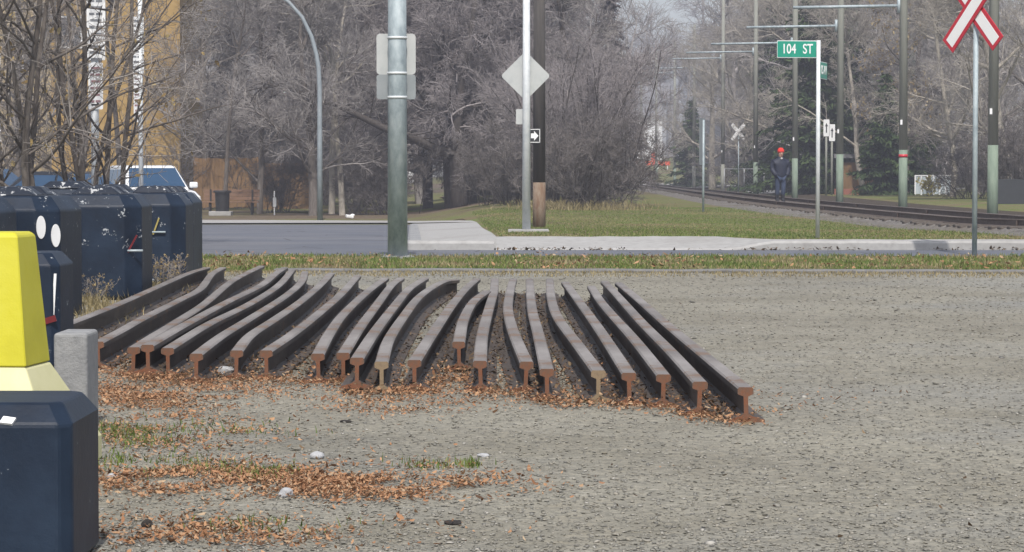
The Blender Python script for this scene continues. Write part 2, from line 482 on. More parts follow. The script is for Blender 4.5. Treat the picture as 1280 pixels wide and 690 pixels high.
def on_ground(px, py):
    """The point of the land seen at a photo pixel."""
    ys = np.concatenate([np.arange(4, 60, .05), np.arange(60, 400, .2)])
    r = ray(px, py)
    xs, zs = r.x / r.y * ys, CAMZ + r.z / r.y * ys
    below = np.nonzero(zs <= ground_z(xs, ys))[0]
    i = below[0] if len(below) else len(ys) - 1
    return Vector((xs[i], ys[i], float(ground_z(xs[i], ys[i]))))

def gz(x, y):
    return float(ground_z(x, y))

def col_at(px, y):
    """A point on the ground in photo column px at depth y."""
    x = (px - CX) / F * y / math.cos(PITCH)
    return Vector((x, y, gz(x, y)))

def sheet(name, near, far, mat, off, nu=60, nv=20, kind='structure'):
    """Ground sheet between two polylines given as functions t -> (x, y)."""
    V, Fc = [], []
    for j in range(nv + 1):
        s = j / nv
        for i in range(nu + 1):
            t = i / nu
            a, b = near(t), far(t)
            x, y = a[0] * (1 - s) + b[0] * s, a[1] * (1 - s) + b[1] * s
            V.append((x, y, gz(x, y) + off))
    for j in range(nv):
        for i in range(nu):
            a = j * (nu + 1) + i
            Fc.append((a, a + 1, a + nu + 2, a + nu + 1))
    o = np_mesh(name, np.array(V), np.array(Fc), mat, smooth=True)
    return tag(o, kind=kind)

def line(a, b):
    return lambda t: (a[0] + (b[0] - a[0]) * t, a[1] + (b[1] - a[1]) * t)

# ground: one sheet to the horizon
xs = np.unique(np.concatenate([np.linspace(-400, -60, 13), np.linspace(-60, 60, 181), [KERB_X - .01, KERB_X + .01], np.linspace(60, 400, 13)]))
ys = np.unique(np.concatenate([np.linspace(-30, 30, 13), [KERB_Y - .01, KERB_Y + .03, 33.49, 33.52], np.linspace(31, 60, 59), np.linspace(60, 340, 113), np.linspace(340, 800, 12)]))
X, Y = np.meshgrid(xs, ys)
Z = ground_z(X, Y)
nx = len(xs)
ii, jj = np.meshgrid(np.arange(nx - 1), np.arange(len(ys) - 1))
a = (jj * nx + ii).ravel()
Fc = np.stack([a, a + 1, a + nx + 1, a + nx], 1)
tag(np_mesh("ground", np.stack([X.ravel(), Y.ravel(), Z.ravel() - .012], 1), Fc, M['woodland'], smooth=True), kind='structure')

EDGE = lambda x: 25.35 - 0.060 * (x + 1.0) * 1.0 if x > -1 else 25.35          # far edge of the yard
rng = np.random.default_rng(4)
def yard_edge(x):
    return 24.55 - 0.055 * x
sheet("gravel_yard", line((-14, -6), (14, -6)), lambda t: (-14 + 28 * t, yard_edge(-14 + 28 * t)), M['gravel'], 0.0, 60, 60)
sheet("verge", lambda t: (-14 + 28 * t, yard_edge(-14 + 28 * t) + .02), lambda t: (-14 + 28 * t, 29.7), M['turf'], 0.0, 60, 8)
sheet("road", line((-30, 29.55), (30, 29.25)), line((-30, KERB_Y), (30, KERB_Y)), M['asphalt'], 0.004, 80, 4)
FAR_R = 69.0
def px_line(pa, pb, py0, py1):
    pts = [on_ground(pa + (pb - pa) * k / 40, py0 + (py1 - py0) * k / 40) for k in range(41)]
    return lambda t: (float(np.interp(t, np.linspace(0, 1, 41), [p.x for p in pts])), float(np.interp(t, np.linspace(0, 1, 41), [p.y for p in pts])))
LFT = on_ground(-300, 281)
sheet("side_road", line((-24, KERB_Y), (KERB_X, KERB_Y)), px_line(-300, 513, 281, 281), M['asphalt'], 0.004, 60, 40)
sheet("pavement", px_line(-300, 596, 281, 279.5), px_line(-300, 590, 273.5, 277.5), M['concrete'], 0.03, 60, 20)
sheet("pavement", line((KERB_X, KERB_Y + .02), (-.15, KERB_Y + .02)), px_line(515, 596, 280.9, 279.4), M['concrete'], 0.026, 14, 40)
# lawn between kerb and track, lawn beyond it
sheet("lawn", lambda t: (-.15 + 26.15 * t, KERB_Y + .16 + 1.1 * (1 - float(sm(2.6, 3.3, -.15 + 26.15 * t)))), line((col_at(640, 60).x - 1.2, 62), (26, 62)), M['turf'], 0.004, 60, 50)
sheet("lawn", line((-2.2, 62.02), (26, 62.02)), line((2, 120), (40, 120)), M['turf'], 0.003, 40, 40)
sheet("far_lawn", line((12.5, 55), (40, 55)), line((14.5, 180), (60, 180)), M['turf'], 0.012, 40, 40)
sheet("lawn_clearing", line((-9, 96), (1, 96)), line((-16, 180), (2, 180)), M['turf'], 0.01, 20, 20)
sheet("far_slope", line((5, 185), (24, 185)), line((8, 330), (40, 330)), M['turf'], 0.01, 20, 30)
sheet("footpath", line((9, 196), (13.6, 178)), line((12, 214), (19, 190)), M['concrete'], 0.10, 12, 4)
sheet("footpath", line((12.6, 134), (22, 128)), line((13.4, 147), (25, 140)), M['concrete'], 0.03, 12, 4)

M['edging'] = mottled('worn_grey_edging', [(.10, .10, .102), (.15, .15, .15), (.19, .188, .182)], 6, .9, 0, .5, .006)
# kerbs ---------------------------------------------------------------
def kerb(pts, w, h0, h1, name, label, mat=None):
    """Kerb of width w along pts, from h0 below to h1 above the land on its high side."""
    mb = MB()
    rs = []
    P = [Vector((p[0], p[1], 0)) for p in pts]
    rg = random.Random(len(pts))
    for i, p in enumerate(P):
        t = (P[min(i + 1, len(P) - 1)] - P[max(i - 1, 0)]).normalized()
        n = Vector((-t.y, t.x, 0))
        q = p + n * w
        zz = p[2] if len(pts[i]) < 3 else pts[i][2]
        zt = zz + h1 + rg.uniform(-.004, .004)
        c = min(.02, h1 * .4)
        rs.append([(p.x, p.y, zz + h0), (p.x, p.y, zt - c), (p.x + n.x * c, p.y + n.y * c, zt), (q.x, q.y, zt), (q.x, q.y, zz + h0)])
    mb.rings(rs)
    o = mb.build(name, mat or M['concrete'])
    return tag(o, kind='structure')

kerb([(x, yard_edge(x) + .02, 0) for x in np.linspace(-2.3, 13, 40)], .24, -.05, .028, "yard_edging", '', M['edging'])
def kerb_h(x):
    return .012 + (.115 - .012) * float(sm(2.7, 3.4, x))
mb = MB(); rs = []
rg = random.Random(3)
for x in np.linspace(-.2, 26, 130):
    zt = .108 + .004 * rg.uniform(-1, 1) + .01 * float(sm(2.8, 3.4, x))
    wr = float(sm(2.6, 3.3, x))
    d = 1.25 - 1.1 * wr
    drop = 0.085 * (1 - wr)
    rs.append([(x, KERB_Y - .02, -.05), (x, KERB_Y - .02, zt - .03 - drop), (x, KERB_Y + .01, zt - drop), (x, KERB_Y + .12 + d, zt + .012 + .02 * (1 - wr)), (x, KERB_Y + .12 + d, -.05)])
mb.rings(rs)
tag(mb.build("kerb", M['concrete']), kind='structure')
mb = MB(); rs = []
for x in np.linspace(KERB_X - .03, -.22, 12):
    rs.append([(x, KERB_Y - .02, -.05), (x, KERB_Y - .02, .085), (x, KERB_Y + .02, .115), (x, KERB_Y + .16, .125), (x, KERB_Y + .16, -.05)])
mb.rings(rs)
tag(mb.build("kerb", M['concrete']), kind='structure')
mb = MB(); rs = []
for s in np.linspace(0, 1, 40):
    kend = on_ground(513.5, 284)
    y = KERB_Y + .15 + (kend.y - KERB_Y - .2) * s
    x = KERB_X + (kend.x - KERB_X) * s
    g = gz(x + .3, y)
    rs.append([(x - .03, y, g - .15), (x - .03, y, g + .02), (x, y, g + .045), (x + .15, y, g + .045), (x + .15, y, g - .15)])
mb.rings(rs)
tag(mb.build("kerb", M['conc_rough']), kind='structure')

# ------------------------------------------------------------------ railway track beyond the road
TX, TY0, TY1, GA = 8.2, 31.0, 330.0, 0.7175
_ty = np.linspace(20, 340, 641)
_tx = np.interp(_ty, [20, 32, 45, 62, 80, 105, 140, 200, 260, 340], [9.6, 9.1, 8.6, 8.2, 8.2, 8.7, 9.5, 10.4, 9.9, 7.2])
for _ in range(3):
    _tx = np.convolve(np.pad(_tx, 12, 'edge'), np.ones(25) / 25, 'valid')
TXF = lambda y: float(np.interp(y, _ty, _tx))
def tdir(y):
    return math.atan2(TXF(y + 1) - TXF(y - 1), 2.0)
def tz(y):
    return float(ground_z(5.0, y)) - 0.02
mb = MB(); rs = []
for y in np.concatenate([np.arange(33.0, 60, 1.0), np.arange(60, TY1, 4.0)]):
    c = TXF(y); g0 = gz(c, y) if c < 10.2 else gz(10.0, y)
    rs.append([(c - 2.5, y, g0 - .1), (c - 2.1, y, g0 + .012), (c - 1.34, y, g0 + .012), (c - 1.18, y, g0 + .060), (c + 1.5, y, g0 + .065), (c + 2.0, y, g0 + .012), (c + 2.5, y, g0 - .12)])
mb.rings(rs)
tag(mb.build("ballast_bed", M['ballast'], smooth=True), kind='structure')
sheet("soil_bank", lambda t: (TXF(48 + 102 * t) + 2.15, 48 + 102 * t), lambda t: (TXF(48 + 102 * t) + 5.2, 48 + 102 * t), M['soil'], 0.016, 60, 8)

track = tag(empty("railway_track", (TX, 60, gz(TX, 60))), "long straight railway track on dark timber sleepers beyond the road", "railway track")
RAIL_PROF = [(-.070, 0), (.070, 0), (.070, .010), (.024, .021), (.0085, .032), (.0085, .090), (.030, .098), (.030, .116), (.024, .122), (-.024, .122), (-.030, .116), (-.030, .098), (-.0085, .090), (-.0085, .032), (-.024, .021), (-.070, .010)]
for sx in (-GA, GA):
    mb = MB()
    yy = np.concatenate([np.arange(TY0 + 2.4, 60, 2.0), np.arange(60, TY1, 8.0)])
    rs = []
    for y in yy:
        g0 = gz(TX, y)
        rs.append([Vector((TXF(y) - TX + sx + u * 1.12, y - 60, g0 + .065 + v - gz(TX, 60))) for u, v in RAIL_PROF])
    mb.rings(rs)
    o = mb.build("rail", [M['track_rail'], M['rail_head']], track)
    nf = len(RAIL_PROF)
    for p in o.data.polygons:
        if abs(p.normal.z) > .8 and p.center.z + gz(TX, 60) - gz(TX, p.center.y + 60) > .16:
            p.material_index = 1
sl = None
rg = random.Random(8)
step = 0.56
ymany = []
for k in range(420):
    y = 33.6 + k * step
    if y > TY1 - 60: break
    if k < 100:
        if sl is None:
            mb = MB(); mb.box((0, 0, 0), (2.5, .23, .17))
            sl = mb.build("sleeper", M['sleeper'], track, bevel=.012, seg=1)
            o = sl
        else:
            o = sl.copy(); COL.objects.link(o); o.parent = track
        o.location = (TXF(y) - TX + rg.uniform(-.05, .05), y - 60, gz(TX, y) - gz(TX, 60) - .008 + rg.uniform(-.008, .008))
        o.rotation_euler = (0, rg.uniform(-.006, .006), -tdir(y) + rg.uniform(-.02, .02))
    else:
        ymany.append(y)
mb = MB()
for y in ymany:
    mb.box((TXF(y) - TX + rg.uniform(-.05, .05), y - 60, gz(TX, y) - gz(TX, 60) - .008), (2.5, .23, .17))
o = mb.build("far_sleeper", M['sleeper'], track); o['kind'] = 'stuff'
for sx in (-GA, GA):
    for y in np.arange(41, 120, 10.5):
        mb = MB()
        mb.box((TXF(y + (0 if sx < 0 else 4.6)) - TX + sx, y - 60 + (.0 if sx < 0 else 4.6), gz(TX, y) - gz(TX, 60) + .125), (.074, .62, .085))
        mb.build("joint_bar", M['track_rail'], track)

# ------------------------------------------------------------------ the pile of bent rails
RAILS = [
 ([(70, 409), (110, 394), (150, 378), (200, 356), (235, 341), (258, 334)], 0),
 ([(123, 427), (152, 412), (179, 397), (225, 374), (251, 360), (265, 342), (279, 334)], 0),
 ([(166, 434), (190, 419), (215, 404), (254, 379), (290, 350), (326, 332)], 0),
 ([(185, 431), (229, 406), (283, 377), (326, 356), (345, 341), (356, 334)], .022),
 ([(210, 435), (261, 404), (312, 379), (348, 356), (366, 336)], 0),
 ([(245, 442), (276, 419), (312, 397), (355, 370), (376, 352), (381, 339)], 0),
 ([(295, 438), (312, 418), (344, 397), (376, 375), (402, 353), (413, 341)], 0),
 ([(333, 438), (366, 416), (398, 391), (427, 366), (447, 344)], 0),
 ([(398, 442), (412, 416), (430, 391), (459, 364), (482, 347)], 0),
 ([(429, 441), (450, 408), (473, 377), (489, 356), (501, 347)], 0),
 ([(446, 447), (469, 412), (493, 381), (511, 360), (531, 347)], .020),
 ([(477, 452), (486, 423), (504, 395), (525, 369), (552, 352), (570, 349)], 0),
 ([(518, 450), (541, 415), (565, 380), (582, 360), (596, 348)], 0),
 ([(574, 427), (580, 398), (592, 376), (609, 363)], .012),
 ([(601, 451), (604, 416), (612, 384), (618, 363), (619, 348)], 0),
 ([(657, 452), (640, 411), (634, 383), (638, 358), (641, 348)], 0),
 ([(684, 461), (673, 415), (665, 383), (662, 348)], 0),
 ([(748, 463), (720, 426), (697, 395), (689, 371), (687, 348)], 0),
 ([(787, 466), (752, 413), (728, 380), (707, 352)], 0),
 ([(829, 468), (793, 423), (764, 391), (749, 373), (739, 357)], 0),
 ([(874, 477), (838, 438), (801, 401), (773, 370), (755, 351)], 0),
 ([(933, 484), (886, 446), (838, 407), (801, 375), (774, 353)], 0),
]
RL = [
 "straight rusty rail at the left end of the row, beside the navy blocks",
 "second rail from the left end of the row, kinked near its far end",
 "third rail from the left end, its end tucked under its neighbour",
 "fourth rail from the left end, lying on top of its two neighbours",
 "fifth rail from the left end, pressed close against the raised one",
 "sixth rail from the left end, curling upright at its far end",
 "seventh rail from the left end, with a strong curve near its front",
 "eighth rail from the left end, gently curved and wide footed",
 "ninth rail from the left end, bowed to the left at its front",
 "tenth rail from the left end, pressed against the eleventh",
 "eleventh rail from the left end, its foot resting on the next rail",
 "twelfth rail from the left end, dull cut end, curving right behind",
 "thirteenth rail from the left end, just left of the short bent rail",
 "short bent rail in the middle of the row, ending behind the others",
 "rail standing nearly straight to the camera, right of the short one",
 "rail bowed to the left in the middle of the row, sixteenth from left",
 "sixth rail from the right end of the row, leaning gently left behind",
 "fifth rail from the right end, sharply bent with a pale dull end",
 "fourth rail from the right end, straight with an orange rusted end",
 "third rail from the right end of the row, slightly kinked behind",
 "second rail from the right end of the row, almost straight",
 "straight rail at the right end of the row, bordering open gravel",
]
RH = 0.134
def catmull(P, n):
    P = [P[0] * 2 - P[1]] + P + [P[-1] * 2 - P[-2]]
    out = []
    for i in range(1, len(P) - 2):
        for k in range(n):
            t = k / n
            p0, p1, p2, p3 = P[i - 1:i + 3]
            out.append(0.5 * ((2 * p1) + (p2 - p0) * t + (2 * p0 - 5 * p1 + 4 * p2 - p3) * t * t + (3 * p1 - p0 - 3 * p2 + p3) * t ** 3))
    out.append(P[-2])
    return out
rail_lines = []
for i, (pp, lift) in enumerate(RAILS):
    ctrl = [at_z(x, y, RH + lift) for x, y in pp]
    L = catmull(ctrl, 8)
    rail_lines.append([Vector((p.x, p.y, 0)) for p in L])
    o0 = L[0].copy(); o0.z = lift
    mb = MB(); rs = []
    rg = random.Random(i)
    roll = rg.uniform(-.05, .05)
    for j, p in enumerate(L):
        t = (L[min(j + 1, len(L) - 1)] - L[max(j - 1, 0)]); t.z = 0; t.normalize()
        n = Vector((t.y, -t.x, 0))
        rs.append([Vector((p.x, p.y, 0)) - Vector((o0.x, o0.y, 0)) + n * (u + roll * (v - .02)) + Vector((0, 0, v * RH / .122)) for u, v in RAIL_PROF])
    k = len(RAIL_PROF)
    mb.rings(rs, caps=False)
    base = 0
    for fi in range(len(mb.f)):
        if fi % k in (7, 8, 9): mb.mi[fi] = 2
    mb.add(rs[0], [tuple(range(k))], 1)
    mb.add(rs[-1], [tuple(range(k))], 1)
    dull = i in (11, 17, 0)
    o = mb.build("bent_rail", [M['rail_steel'], M['rail_cut_dull'] if dull else M['rail_cut'], M['rail_top']], loc=o0)
    tag(o, RL[i], "rail", "bent rails laid out in a row on the gravel")

# ------------------------------------------------------------------ blocks and barriers on the left
def interlocking_block(w, d, h, ch=.10, hip=.09, knobs=2, mark=None):
    root = empty("concrete_block")
    mb = MB()
    def ring(x, y, c, z):
        return [(x - c, -y, z), (x, -y + c, z), (x, y - c, z), (x - c, y, z), (-x + c, y, z), (-x, y - c, z), (-x, -y + c, z), (-x + c, -y, z)]
    x, y = w / 2, d / 2
    mb.rings([ring(x - .02, y - .02, ch, 0), ring(x, y, ch, .03), ring(x, y, ch, h - hip), ring(x - hip * .8, y - hip * .8, ch * .8, h)])
    mb.build("body", M['navy'], root, bevel=.012)
    for k in range(knobs):
        mb = MB()
        yy = (k - (knobs - 1) / 2) * d * .45
        q0 = w * .26
        mb.rings([[(q * q0 * e, yy + r * q0 * .8 * e, h - .004 + zz) for q, r in ((1, -1), (1, 1), (-1, 1), (-1, -1))] for e, zz in ((1, 0), (.97, .015), (.62, .065))])
        mb.build("knob", M['navy_worn'], root, bevel=.012)
    mb = MB()
    mb.tube([(-.09, 0, h - .02), (-.08, 0, h + .03), (0, 0, h + .055), (.08, 0, h + .03), (.09, 0, h - .02)], .012, 8)
    mb.build("lifting_loop", M['black'], root, smooth=True)
    # worn top skin
    mb = MB()
    e = hip * .8 + .012
    mb.rings([ring(x - e, y - e, ch * .7, h + .001), ring(x - e - .01, y - e - .01, ch * .7, h + .004)])
    mb.build("worn_top", M['navy_worn'], root)
    return root

def add_mark(root, poly, nrm_off, name, mat, label=None):
    mb = MB()
    mb.prism(poly, lambda u, v, d: nrm_off(u, v, d), 0.0, 0.006)
    o = mb.build(name, mat, root)
    if label: o['label'] = label
    return o
def ellipse(cx, cy, a, b, n=20):
    return [(cx + a * math.cos(2 * math.pi * k / n), cy + b * math.sin(2 * math.pi * k / n)) for k in range(n)]
GB = "navy painted concrete blocks in a row beside the rails"
def put(root, px, y, rz, label):
    p = col_at(px, y)
    root.location = (p.x, y, 0); root.rotation_euler.z = rz
    return tag(root, label, "concrete block", GB)
def reflector(root, x, y, z, colr, ang):
    mb = MB()
    mb.box((x, y - .01, z), (.013, .012, .15), 0, (0, ang, 0))
    mb.build("reflector", colr, root)
    mb = MB()
    mb.tube([(x - .06, y - .012, z - .05), (x + .08, y - .012, z - .05)], .009, 8)
    mb.build("bolt", M['galv'], root, smooth=True)
# nearest pair, partly hidden behind the yellow barrier
b = put(interlocking_block(.62, .85, .80, .12), -58, 15.9, -.12, "navy block behind the yellow barrier, at the near left of the row")
reflector(b, .08, -.43, .56, M['red_dark'], .3)
b = put(interlocking_block(.70, .9, .80, .13), 24, 16.9, -.05, "navy block with two white oval spots on its corner")
for q, (ux, uz) in enumerate(((-.055, .60), (.055, .545))):
    c45 = math.sqrt(.5)
    add_mark(b, ellipse(ux, uz, .034, .074), lambda u, v, d: (.35 - .065 + u * c45 + d * c45, -.45 + .065 + u * c45 - d * c45, v), "white_spot", M['white'])
b = put(interlocking_block(.70, 1.0, .79, .12), 127, 19.6, .04, "wide navy block with plain dark face in the middle of the row")
reflector(b, .285, -.46, .42, M['red_dark'], .5)
b.children[0]
b = put(interlocking_block(.60, .9, .78, .12, .10), 194, 22.2, .03, "navy block with a yellow slash reflector on its face")
reflector(b, .06, -.455, .50, M['mustard'], .35)
b = put(interlocking_block(.52, .9, .77, .10), 213, 24.0, .0, "farthest navy block at the road end of the row, mostly hidden")
b = put(interlocking_block(.74, .8, .79, .12), -30, 18.9, .1, "navy block at the back left under the bare branches")
b = put(interlocking_block(.8, .8, .82, .12), 85, 22.4, .1, "navy block in the back row with badly chipped top, under branches")
b = put(interlocking_block(.6, .8, .78, .12), 140, 25.4, -.06, "navy block at the back of the row near the parked cars")

# half height block at the lower left
root = tag(empty("concrete_block", (-1.50, 6.22, 0)), "low navy block filling the lower left corner, red reflector on it", "concrete block")
def ring8(x, y, c, z):
    return [(x - c, -y, z), (x, -y + c, z), (x, y - c, z), (x - c, y, z), (-x + c, y, z), (-x, y - c, z), (-x, -y + c, z), (-x + c, -y, z)]
mb = MB()
mb.rings([ring8(.45, .21, .03, 0), ring8(.462, .22, .03, .02), ring8(.462, .22, .03, .352), ring8(.43, .17, .03, .400)])
mb.build("body", M['navy_plain'], root, bevel=.008)
mb = MB(); mb.box((.155, -.227, .085), (.035, .012, .13), 0, (0, .5, 0))
mb.build("reflector", M['red_dark'], root)
add_mark(root, [(.295, .352), (.325, .349), (.333, .362), (.303, .366)], lambda u, v, d: (u, -.2285 + (v - .335) * .75 - d, v + d), "paint_chip", M['white'])

# yellow barrier
root = tag(empty("barrier", (-1.385, 8.15, 0)), "bright yellow concrete barrier with pale flared foot at the left edge", "barrier")
def rect(x, hy, z, x1=-2.6):
    return [(x, -hy, z), (x, hy, z), (x1, hy, z), (x1, -hy, z)]
mb = MB()
mb.rings([rect(-.130, .135, .335), rect(-.165, .10, .745), rect(-.178, .088, .757)])
mb.build("body", M['yellow'], root, bevel=.004, seg=1)
mb = MB()
mb.rings([rect(.0, .29, 0), rect(.0, .29, .08), rect(-.130, .137, .333)])
mb.build("foot", M['yellow_pale'], root, bevel=.008)
root.rotation_euler.z = math.radians(-6)

# grey concrete stub
mb = MB()
mb.box((0, 0, .178), (.125, .26, .355))
tag(mb.build("kerb_stone", M['conc_rough'], bevel=.014, loc=(col_at(86, 9.4).x, 9.55, 0), seg=3), "rough grey concrete kerb stone end between yellow barrier and rails", "kerb stone")
# dark block with white edge behind the yellow barrier
root = tag(empty("concrete_block", (col_at(36, 12.4).x, 12.6, 0)), "dark block with a white edge just right of the yellow barrier", "concrete block")
mb = MB()
mb.rings([ring8(.145, .22, .04, 0), ring8(.15, .23, .04, .02), ring8(.15, .23, .04, .50), ring8(.10, .18, .04, .56)])
mb.build("body", M['navy'], root, bevel=.008)
mb = MB(); mb.box((.125, -.212, .36), (.012, .012, .20), 0, (0, .06, 0)); mb.build("white_stripe", M['white'], root)
mb = MB(); mb.box((.10, -.234, .235), (.075, .01, .03), 0, (0, -.3, 0)); mb.build("reflector", M['red_dark'], root)

# ------------------------------------------------------------------ poles and signs
def pole_base(root, r, mat, nb=4):
    mb = MB()
    mb.tube([(0, 0, -.05), (0, 0, .02), (0, 0, .03)], [r, r, r * .85], 24)
    mb.build("base_plate", M['conc_rough'], root)

def rounded_rect(w, h, r, n=5):
    out = []
    for cx, cy, a0 in ((w / 2 - r, h / 2 - r, 0), (-w / 2 + r, h / 2 - r, 90), (-w / 2 + r, -h / 2 + r, 180), (w / 2 - r, -h / 2 + r, 270)):
        for k in range(n + 1):
            an = math.radians(a0 + 90 * k / n)
            out.append((cx + r * math.cos(an), cy + r * math.sin(an)))
    return out

def plate(root, name, poly, c, yaw, mat, th=.004, label=None):
    """Flat plate of outline poly (u across, v up) centred at c, its normal turned by yaw from facing -Y."""
    mb = MB()
    ca, sa = math.cos(yaw), math.sin(yaw)
    mb.prism(poly, lambda u, v, d: (c[0] + u * ca - d * sa * -1 * -1, c[1] + u * sa + d * ca, c[2] + v), -th / 2, th / 2)
    o = mb.build(name, mat, root)
    if label: o['label'] = label
    return o

def text_mesh(root, s, c, yaw, size, mat, sx=1.0, face=-1, name="lettering"):
    cu = bpy.data.curves.new("lettering", 'FONT')
    cu.body, cu.size, cu.align_x, cu.align_y, cu.extrude = s, size, 'CENTER', 'CENTER', .0015
    cu.offset = size * .012
    tmp = bpy.data.objects.new("lettering", cu)
    COL.objects.link(tmp)
    dg = bpy.context.evaluated_depsgraph_get()
    me = bpy.data.meshes.new_from_object(tmp.evaluated_get(dg))
    bpy.data.objects.remove(tmp)
    o = bpy.data.objects.new(name, me)
    COL.objects.link(o)
    me.materials.clear(); me.materials.append(mat)
    o.parent = root
    o.location = c
    o.rotation_euler = (math.pi / 2, 0, yaw)
    o.scale = (sx, 1, 1)
    return o

# big galvanised pole
p = on_ground(497, 323)
root = tag(empty("street_pole", p), "thick galvanised steel pole on the grass verge, signs strapped behind", "pole")
pole_base(root, .19, M['conc_rough'])
mb = MB(); mb.tube([(0, 0, .02), (0, 0, 4.5)], [.112, .098], 28); mb.build("pole", M['galv'], root, smooth=True)
s = F / p.y
zof = lambda py: (HOR - py) / s + CAMZ - p.z
ro = plate(root, "sign_plate", rounded_rect(49 / s, 51 / s, .04), (-2 / s * 1.0, .125, zof(67.5)), 0, M['alu'], label="larger pale grey sign back")
ro = plate(root, "sign_plate", rounded_rect(49 / s, 31 / s, .03), (-2 / s * 1.0, .125, zof(108.5)), 0, M['alu_dark'], label="smaller darker grey sign back")
for py in (48, 92, 122):
    mb = MB(); mb.tube([(0, 0, zof(py) - .014), (0, 0, zof(py) + .014)], [.112, .112], 28)
    mb.build("strap", M['galv_light'], root, smooth=True)

# pale pole with diamond sign back
p = on_ground(658, 290)
root = tag(empty("street_pole", p), "slim pale steel pole carrying a diamond sign back", "pole")
s = F / p.y
zof = lambda py: (HOR - py) / s + CAMZ - p.z
mb = MB(); mb.box((.03, 0, .015), (.62, .62, .05)); mb.build("base_plate", M['concrete'], root, bevel=.01)
mb = MB(); mb.tube([(0, 0, .02), (0, 0, 4.2)], [.064, .052], 20); mb.build("pole", M['galv_light'], root, smooth=True)
q = 30 / s
mb = MB(); 
plate(root, "diamond_sign", [(q * .98, .02), (.02, q * .98), (-.02, q * .98), (-q * .98, .02), (-q * .98, -.02), (-.02, -q * .98), (.02, -q * .98), (q * .98, -.02)], (-1 / s, .075, zof(95)), 0, M['alu'])
plate(root, "small_plate", rounded_rect(9 / s, 19 / s, .015), (-8.5 / s, .04, zof(146)), 0, M['alu'])

# wooden utility pole
p = on_ground(674, 284)
root = tag(empty("utility_pole", p), "dark wooden utility pole with bleached rusty foot", "utility pole")
s = F / p.y
zof = lambda py: (HOR - py) / s + CAMZ - p.z
mb = MB(); mb.tube([(0, 0, zof(228)), (0, 0, 5.0)], [.112, .100], 20); mb.build("shaft", M['pole_wood_dark'], root, smooth=True)
mb = MB(); mb.tube([(0, 0, -.1), (0, 0, zof(228))], [.116, .1125], 20); mb.build("foot", M['pole_butt'], root, smooth=True)
sg = tag(empty("one_way_sign", (p.x - 6.5 / s, p.y - .13, p.z + zof(170))), "small black sign with white arrow on the wooden pole", "sign")
plate(sg, "plate", rounded_rect(17 / s, 19 / s, .015), (0, 0, 0), 0, M['black'])
mb = MB()
for (u, v, w, h) in ((0, 8 / s, 15 / s, .8 / s), (0, -8 / s, 15 / s, .8 / s), (7 / s, 0, .8 / s, 16 / s), (-7 / s, 0, .8 / s, 16 / s)):
    mb.box((u, -.004, v), (w, .003, h))
mb.build("border", M['white'], sg)
plate(sg, "arrow", [(-4 / s, -3 / s), (0, -3 / s), (0, -6 / s), (5.5 / s, 0), (0, 6 / s), (0, 3 / s), (-4 / s, 3 / s)], (0, -.005, 0), 0, M['white'], .003)

# street name sign
p = on_ground(1022, 298)
root = tag(empty("street_name_sign", p), "green street name sign reading 104 ST on a slim post", "street sign")
s = F / p.y
zof = lambda py: (HOR - py) / s + CAMZ - p.z
mb = MB(); mb.tube([(0, 0, -.1), (0, 0, zof(51))], .028, 16); mb.build("post", M['galv_light'], root, smooth=True)
nb = empty("name_blade"); nb.parent = root
w, h = 50 / s, 21.5 / s
c0 = (-27 / s, -.0, zof(62))
pl = plate(root, "name_blade", rounded_rect(w, h, .012), c0, .10, M['white'], .004)
bpy.data.objects.remove(nb)
plate(pl, "green_face", rounded_rect(w - .010, h - .018, .01), (c0[0], c0[1] - .004, c0[2]), .10, M['green_sign'], .003)
text_mesh(pl, "104", (c0[0] - .105, c0[1] - .0175, c0[2] - .002), .10, .178, M['white'], .72)
text_mesh(pl, "ST", (c0[0] + .145, c0[1] + .0075, c0[2] - .002), .10, .178, M['white'], .72)
w2 = .46
yaw2 = math.radians(72)
c1 = (8.5 / s, .19, zof(88))
pl2 = plate(root, "name_blade", rounded_rect(w2, h, .012), c1, yaw2, M['white'], .004)
n2 = (math.sin(yaw2), -math.cos(yaw2))
plate(pl2, "green_face", rounded_rect(w2 - .012, h - .018, .01), (c1[0] + n2[0] * .004, c1[1] + n2[1] * .004, c1[2]), yaw2, M['green_sign'], .003)
text_mesh(pl2, "85 AV", (c1[0] + n2[0] * .007, c1[1] + n2[1] * .007, c1[2]), yaw2, .165, M['white'], .88)

# crossbuck by the verge
def crossbuck(px, py, yaw, Lb, wb, ctr_py, name, label, post_r=.03, edge='red'):
    p = on_ground(px, py)
    root = tag(empty(name, p), label, "crossing sign")
    s = F / p.y
    zc = (HOR - ctr_py) / s + CAMZ - p.z
    mb = MB(); mb.tube([(0, 0, -.1), (0, 0, zc + .12)], post_r, 16); mb.build("post", M['galv'], root, smooth=True)
    ca, sa = math.cos(yaw), math.sin(yaw)
    for k, an in enumerate((133, 47)):
        A = math.radians(an)
        c, sn = math.cos(A), math.sin(A)
        def board(L, W, th, dd, nm, mat, par):
            poly = []
            for u, v in ((-L / 2, -W / 2), (L / 2, -W / 2), (L / 2, W / 2), (-L / 2, W / 2)):
                poly.append((u * c - v * sn, u * sn + v * c))
            mb = MB()
            mb.prism(poly, lambda u, v, d: (u * ca + d * sa, u * sa - d * ca, zc + v), dd, dd + th)
            return mb.build(nm, mat, par)
        d0 = post_r + .004 + k * .020
        bd = board(Lb, wb, .012, d0, "crossbuck_board", M[edge], root)
        board(Lb - wb * .36, wb * .60, .003, d0 + .0105, "white_panel", M['white_sheet'], bd)
    return root
crossbuck(1218, 320, math.radians(-56), 1.16, .225, 11, "crossbuck", "red edged white railway crossbuck on a galvanised post by the verge")
crossbuck(923, 241, math.radians(-35), 1.2, .2, 165, "crossbuck", "far small white crossbuck beyond the railway track", edge='white')

